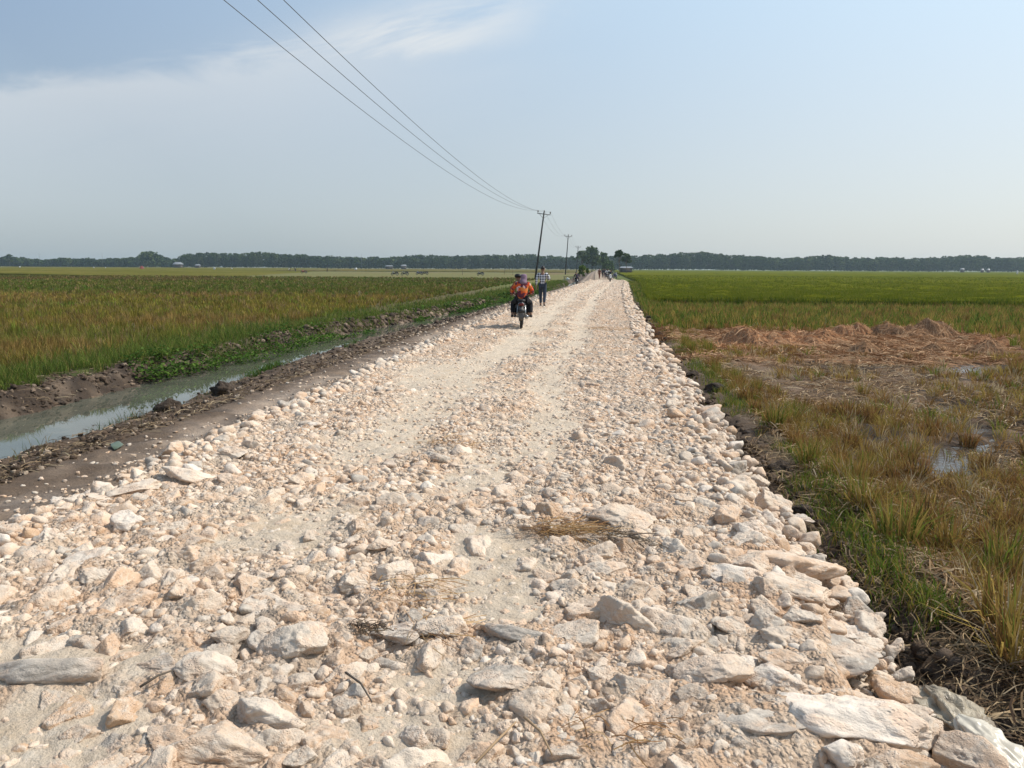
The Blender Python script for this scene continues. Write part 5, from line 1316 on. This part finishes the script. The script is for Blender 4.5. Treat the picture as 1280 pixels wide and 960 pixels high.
cv = t.n('ShaderNodeCombineXYZ', i_X=t.math('MULTIPLY', az, 3.2), i_Y=t.math('MULTIPLY', t.math('ADD', el, t.math('MULTIPLY', az, -.18)), 13.0), i_Z=0.3).outputs[0]
n1 = t.noise(cv, 1.35, 7, .62, .6)
def gauss(x, c, s): 
    d_ = t.math('DIVIDE', t.math('SUBTRACT', x, c), s); return t.math('POWER', 2.718, t.math('MULTIPLY', t.math('MULTIPLY', d_, d_), -1))
# thin veil over the left half and a brighter wisp above the power line
elb = t.math('ADD', .196, t.math('MULTIPLY', t.math('ADD', az, .69), .23))
dl = t.math('SUBTRACT', t.math('ADD', elb, t.math('MULTIPLY', t.math('SUBTRACT', n1, .5), .11)), el)
body = t.math('MULTIPLY', t.ramp(dl, -.004, .034), t.math('POWER', 2.718, t.math('MULTIPLY', t.math('MAXIMUM', dl, 0.0), -8.5)))
body = t.math('MULTIPLY', body, t.math('SUBTRACT', 1.0, t.ramp(t.math('ADD', az, t.math('MULTIPLY', t.math('SUBTRACT', n1, .5), .25)), -.44, .04)))
mask = t.math('MINIMUM', t.math('MULTIPLY', body, t.math('ADD', .26, t.math('MULTIPLY', n1, .92))), 1.0)
wisp = t.math('MULTIPLY', gauss(az, -.25, .15), gauss(el, t.math('ADD', .272, t.math('MULTIPLY', t.math('ADD', az, .22), .24)), .034))
mask = t.math('MAXIMUM', mask, t.math('MINIMUM', t.math('MULTIPLY', wisp, t.math('MULTIPLY', t.ramp(n1, .30, .62), 1.05)), 1.0))
mask = t.math('MULTIPLY', mask, t.ramp(el, 0, .08))
# humid air: paler and brighter towards the sun and towards the horizon
cs = t.n('ShaderNodeVectorMath', operation='DOT_PRODUCT', i_0=dirv, i_1=tuple(sd)).outputs['Value']
near_sun = t.n('ShaderNodeMapRange', i_Value=cs, i_1=-.05, i_2=.80).outputs[0]
low = t.mix(near_sun, (2.8, 3.3, 3.6), (5.6, 5.75, 5.6))
high = t.mix(near_sun, (1.75, 2.55, 3.75), (4.9, 6.3, 7.3))
humid = t.mix(t.ramp(el, 0.0, .40), low, high)
thin = t.mix(t.math('SUBTRACT', .80, t.math('MULTIPLY', t.ramp(el, .42, 1.1), .55)), sky.outputs[0], humid)
skyc = t.mix(mask, thin, t.mix(near_sun, (4.6, 4.8, 4.95), (5.9, 6.0, 5.95)))
bg = t.n('ShaderNodeBackground', i_Color=skyc, i_Strength=.15)
t.t.links.new(bg.outputs[0], t.n('ShaderNodeOutputWorld').inputs[0])

t = NT('air_haze')
vol = t.n('ShaderNodeVolumePrincipled'); vol.inputs['Color'].default_value = (.70, .88, .98, 1); vol.inputs['Density'].default_value = .00020; vol.inputs['Anisotropy'].default_value = .35
t.t.links.new(vol.outputs[0], t.n('ShaderNodeOutputMaterial').inputs['Volume'])
hv, hf = box(2300, 1850, 20, 0, 870, 7.2)
hz = obj('haze', mesh_np('haze', hv, hf, None, False), t.m); tag(hz, kind='stuff')

vs = S.view_settings; S.display_settings.display_device = 'sRGB'
vs.view_transform = 'Standard'; vs.look = 'None'; vs.exposure = 0.08; vs.gamma = 1; vs.use_curve_mapping = False
S.cycles.use_denoising = True; S.cycles.max_bounces = 6; S.cycles.diffuse_bounces = 3; S.cycles.volume_bounces = 0; S.cycles.transparent_max_bounces = 8
S.cycles.use_adaptive_sampling = True
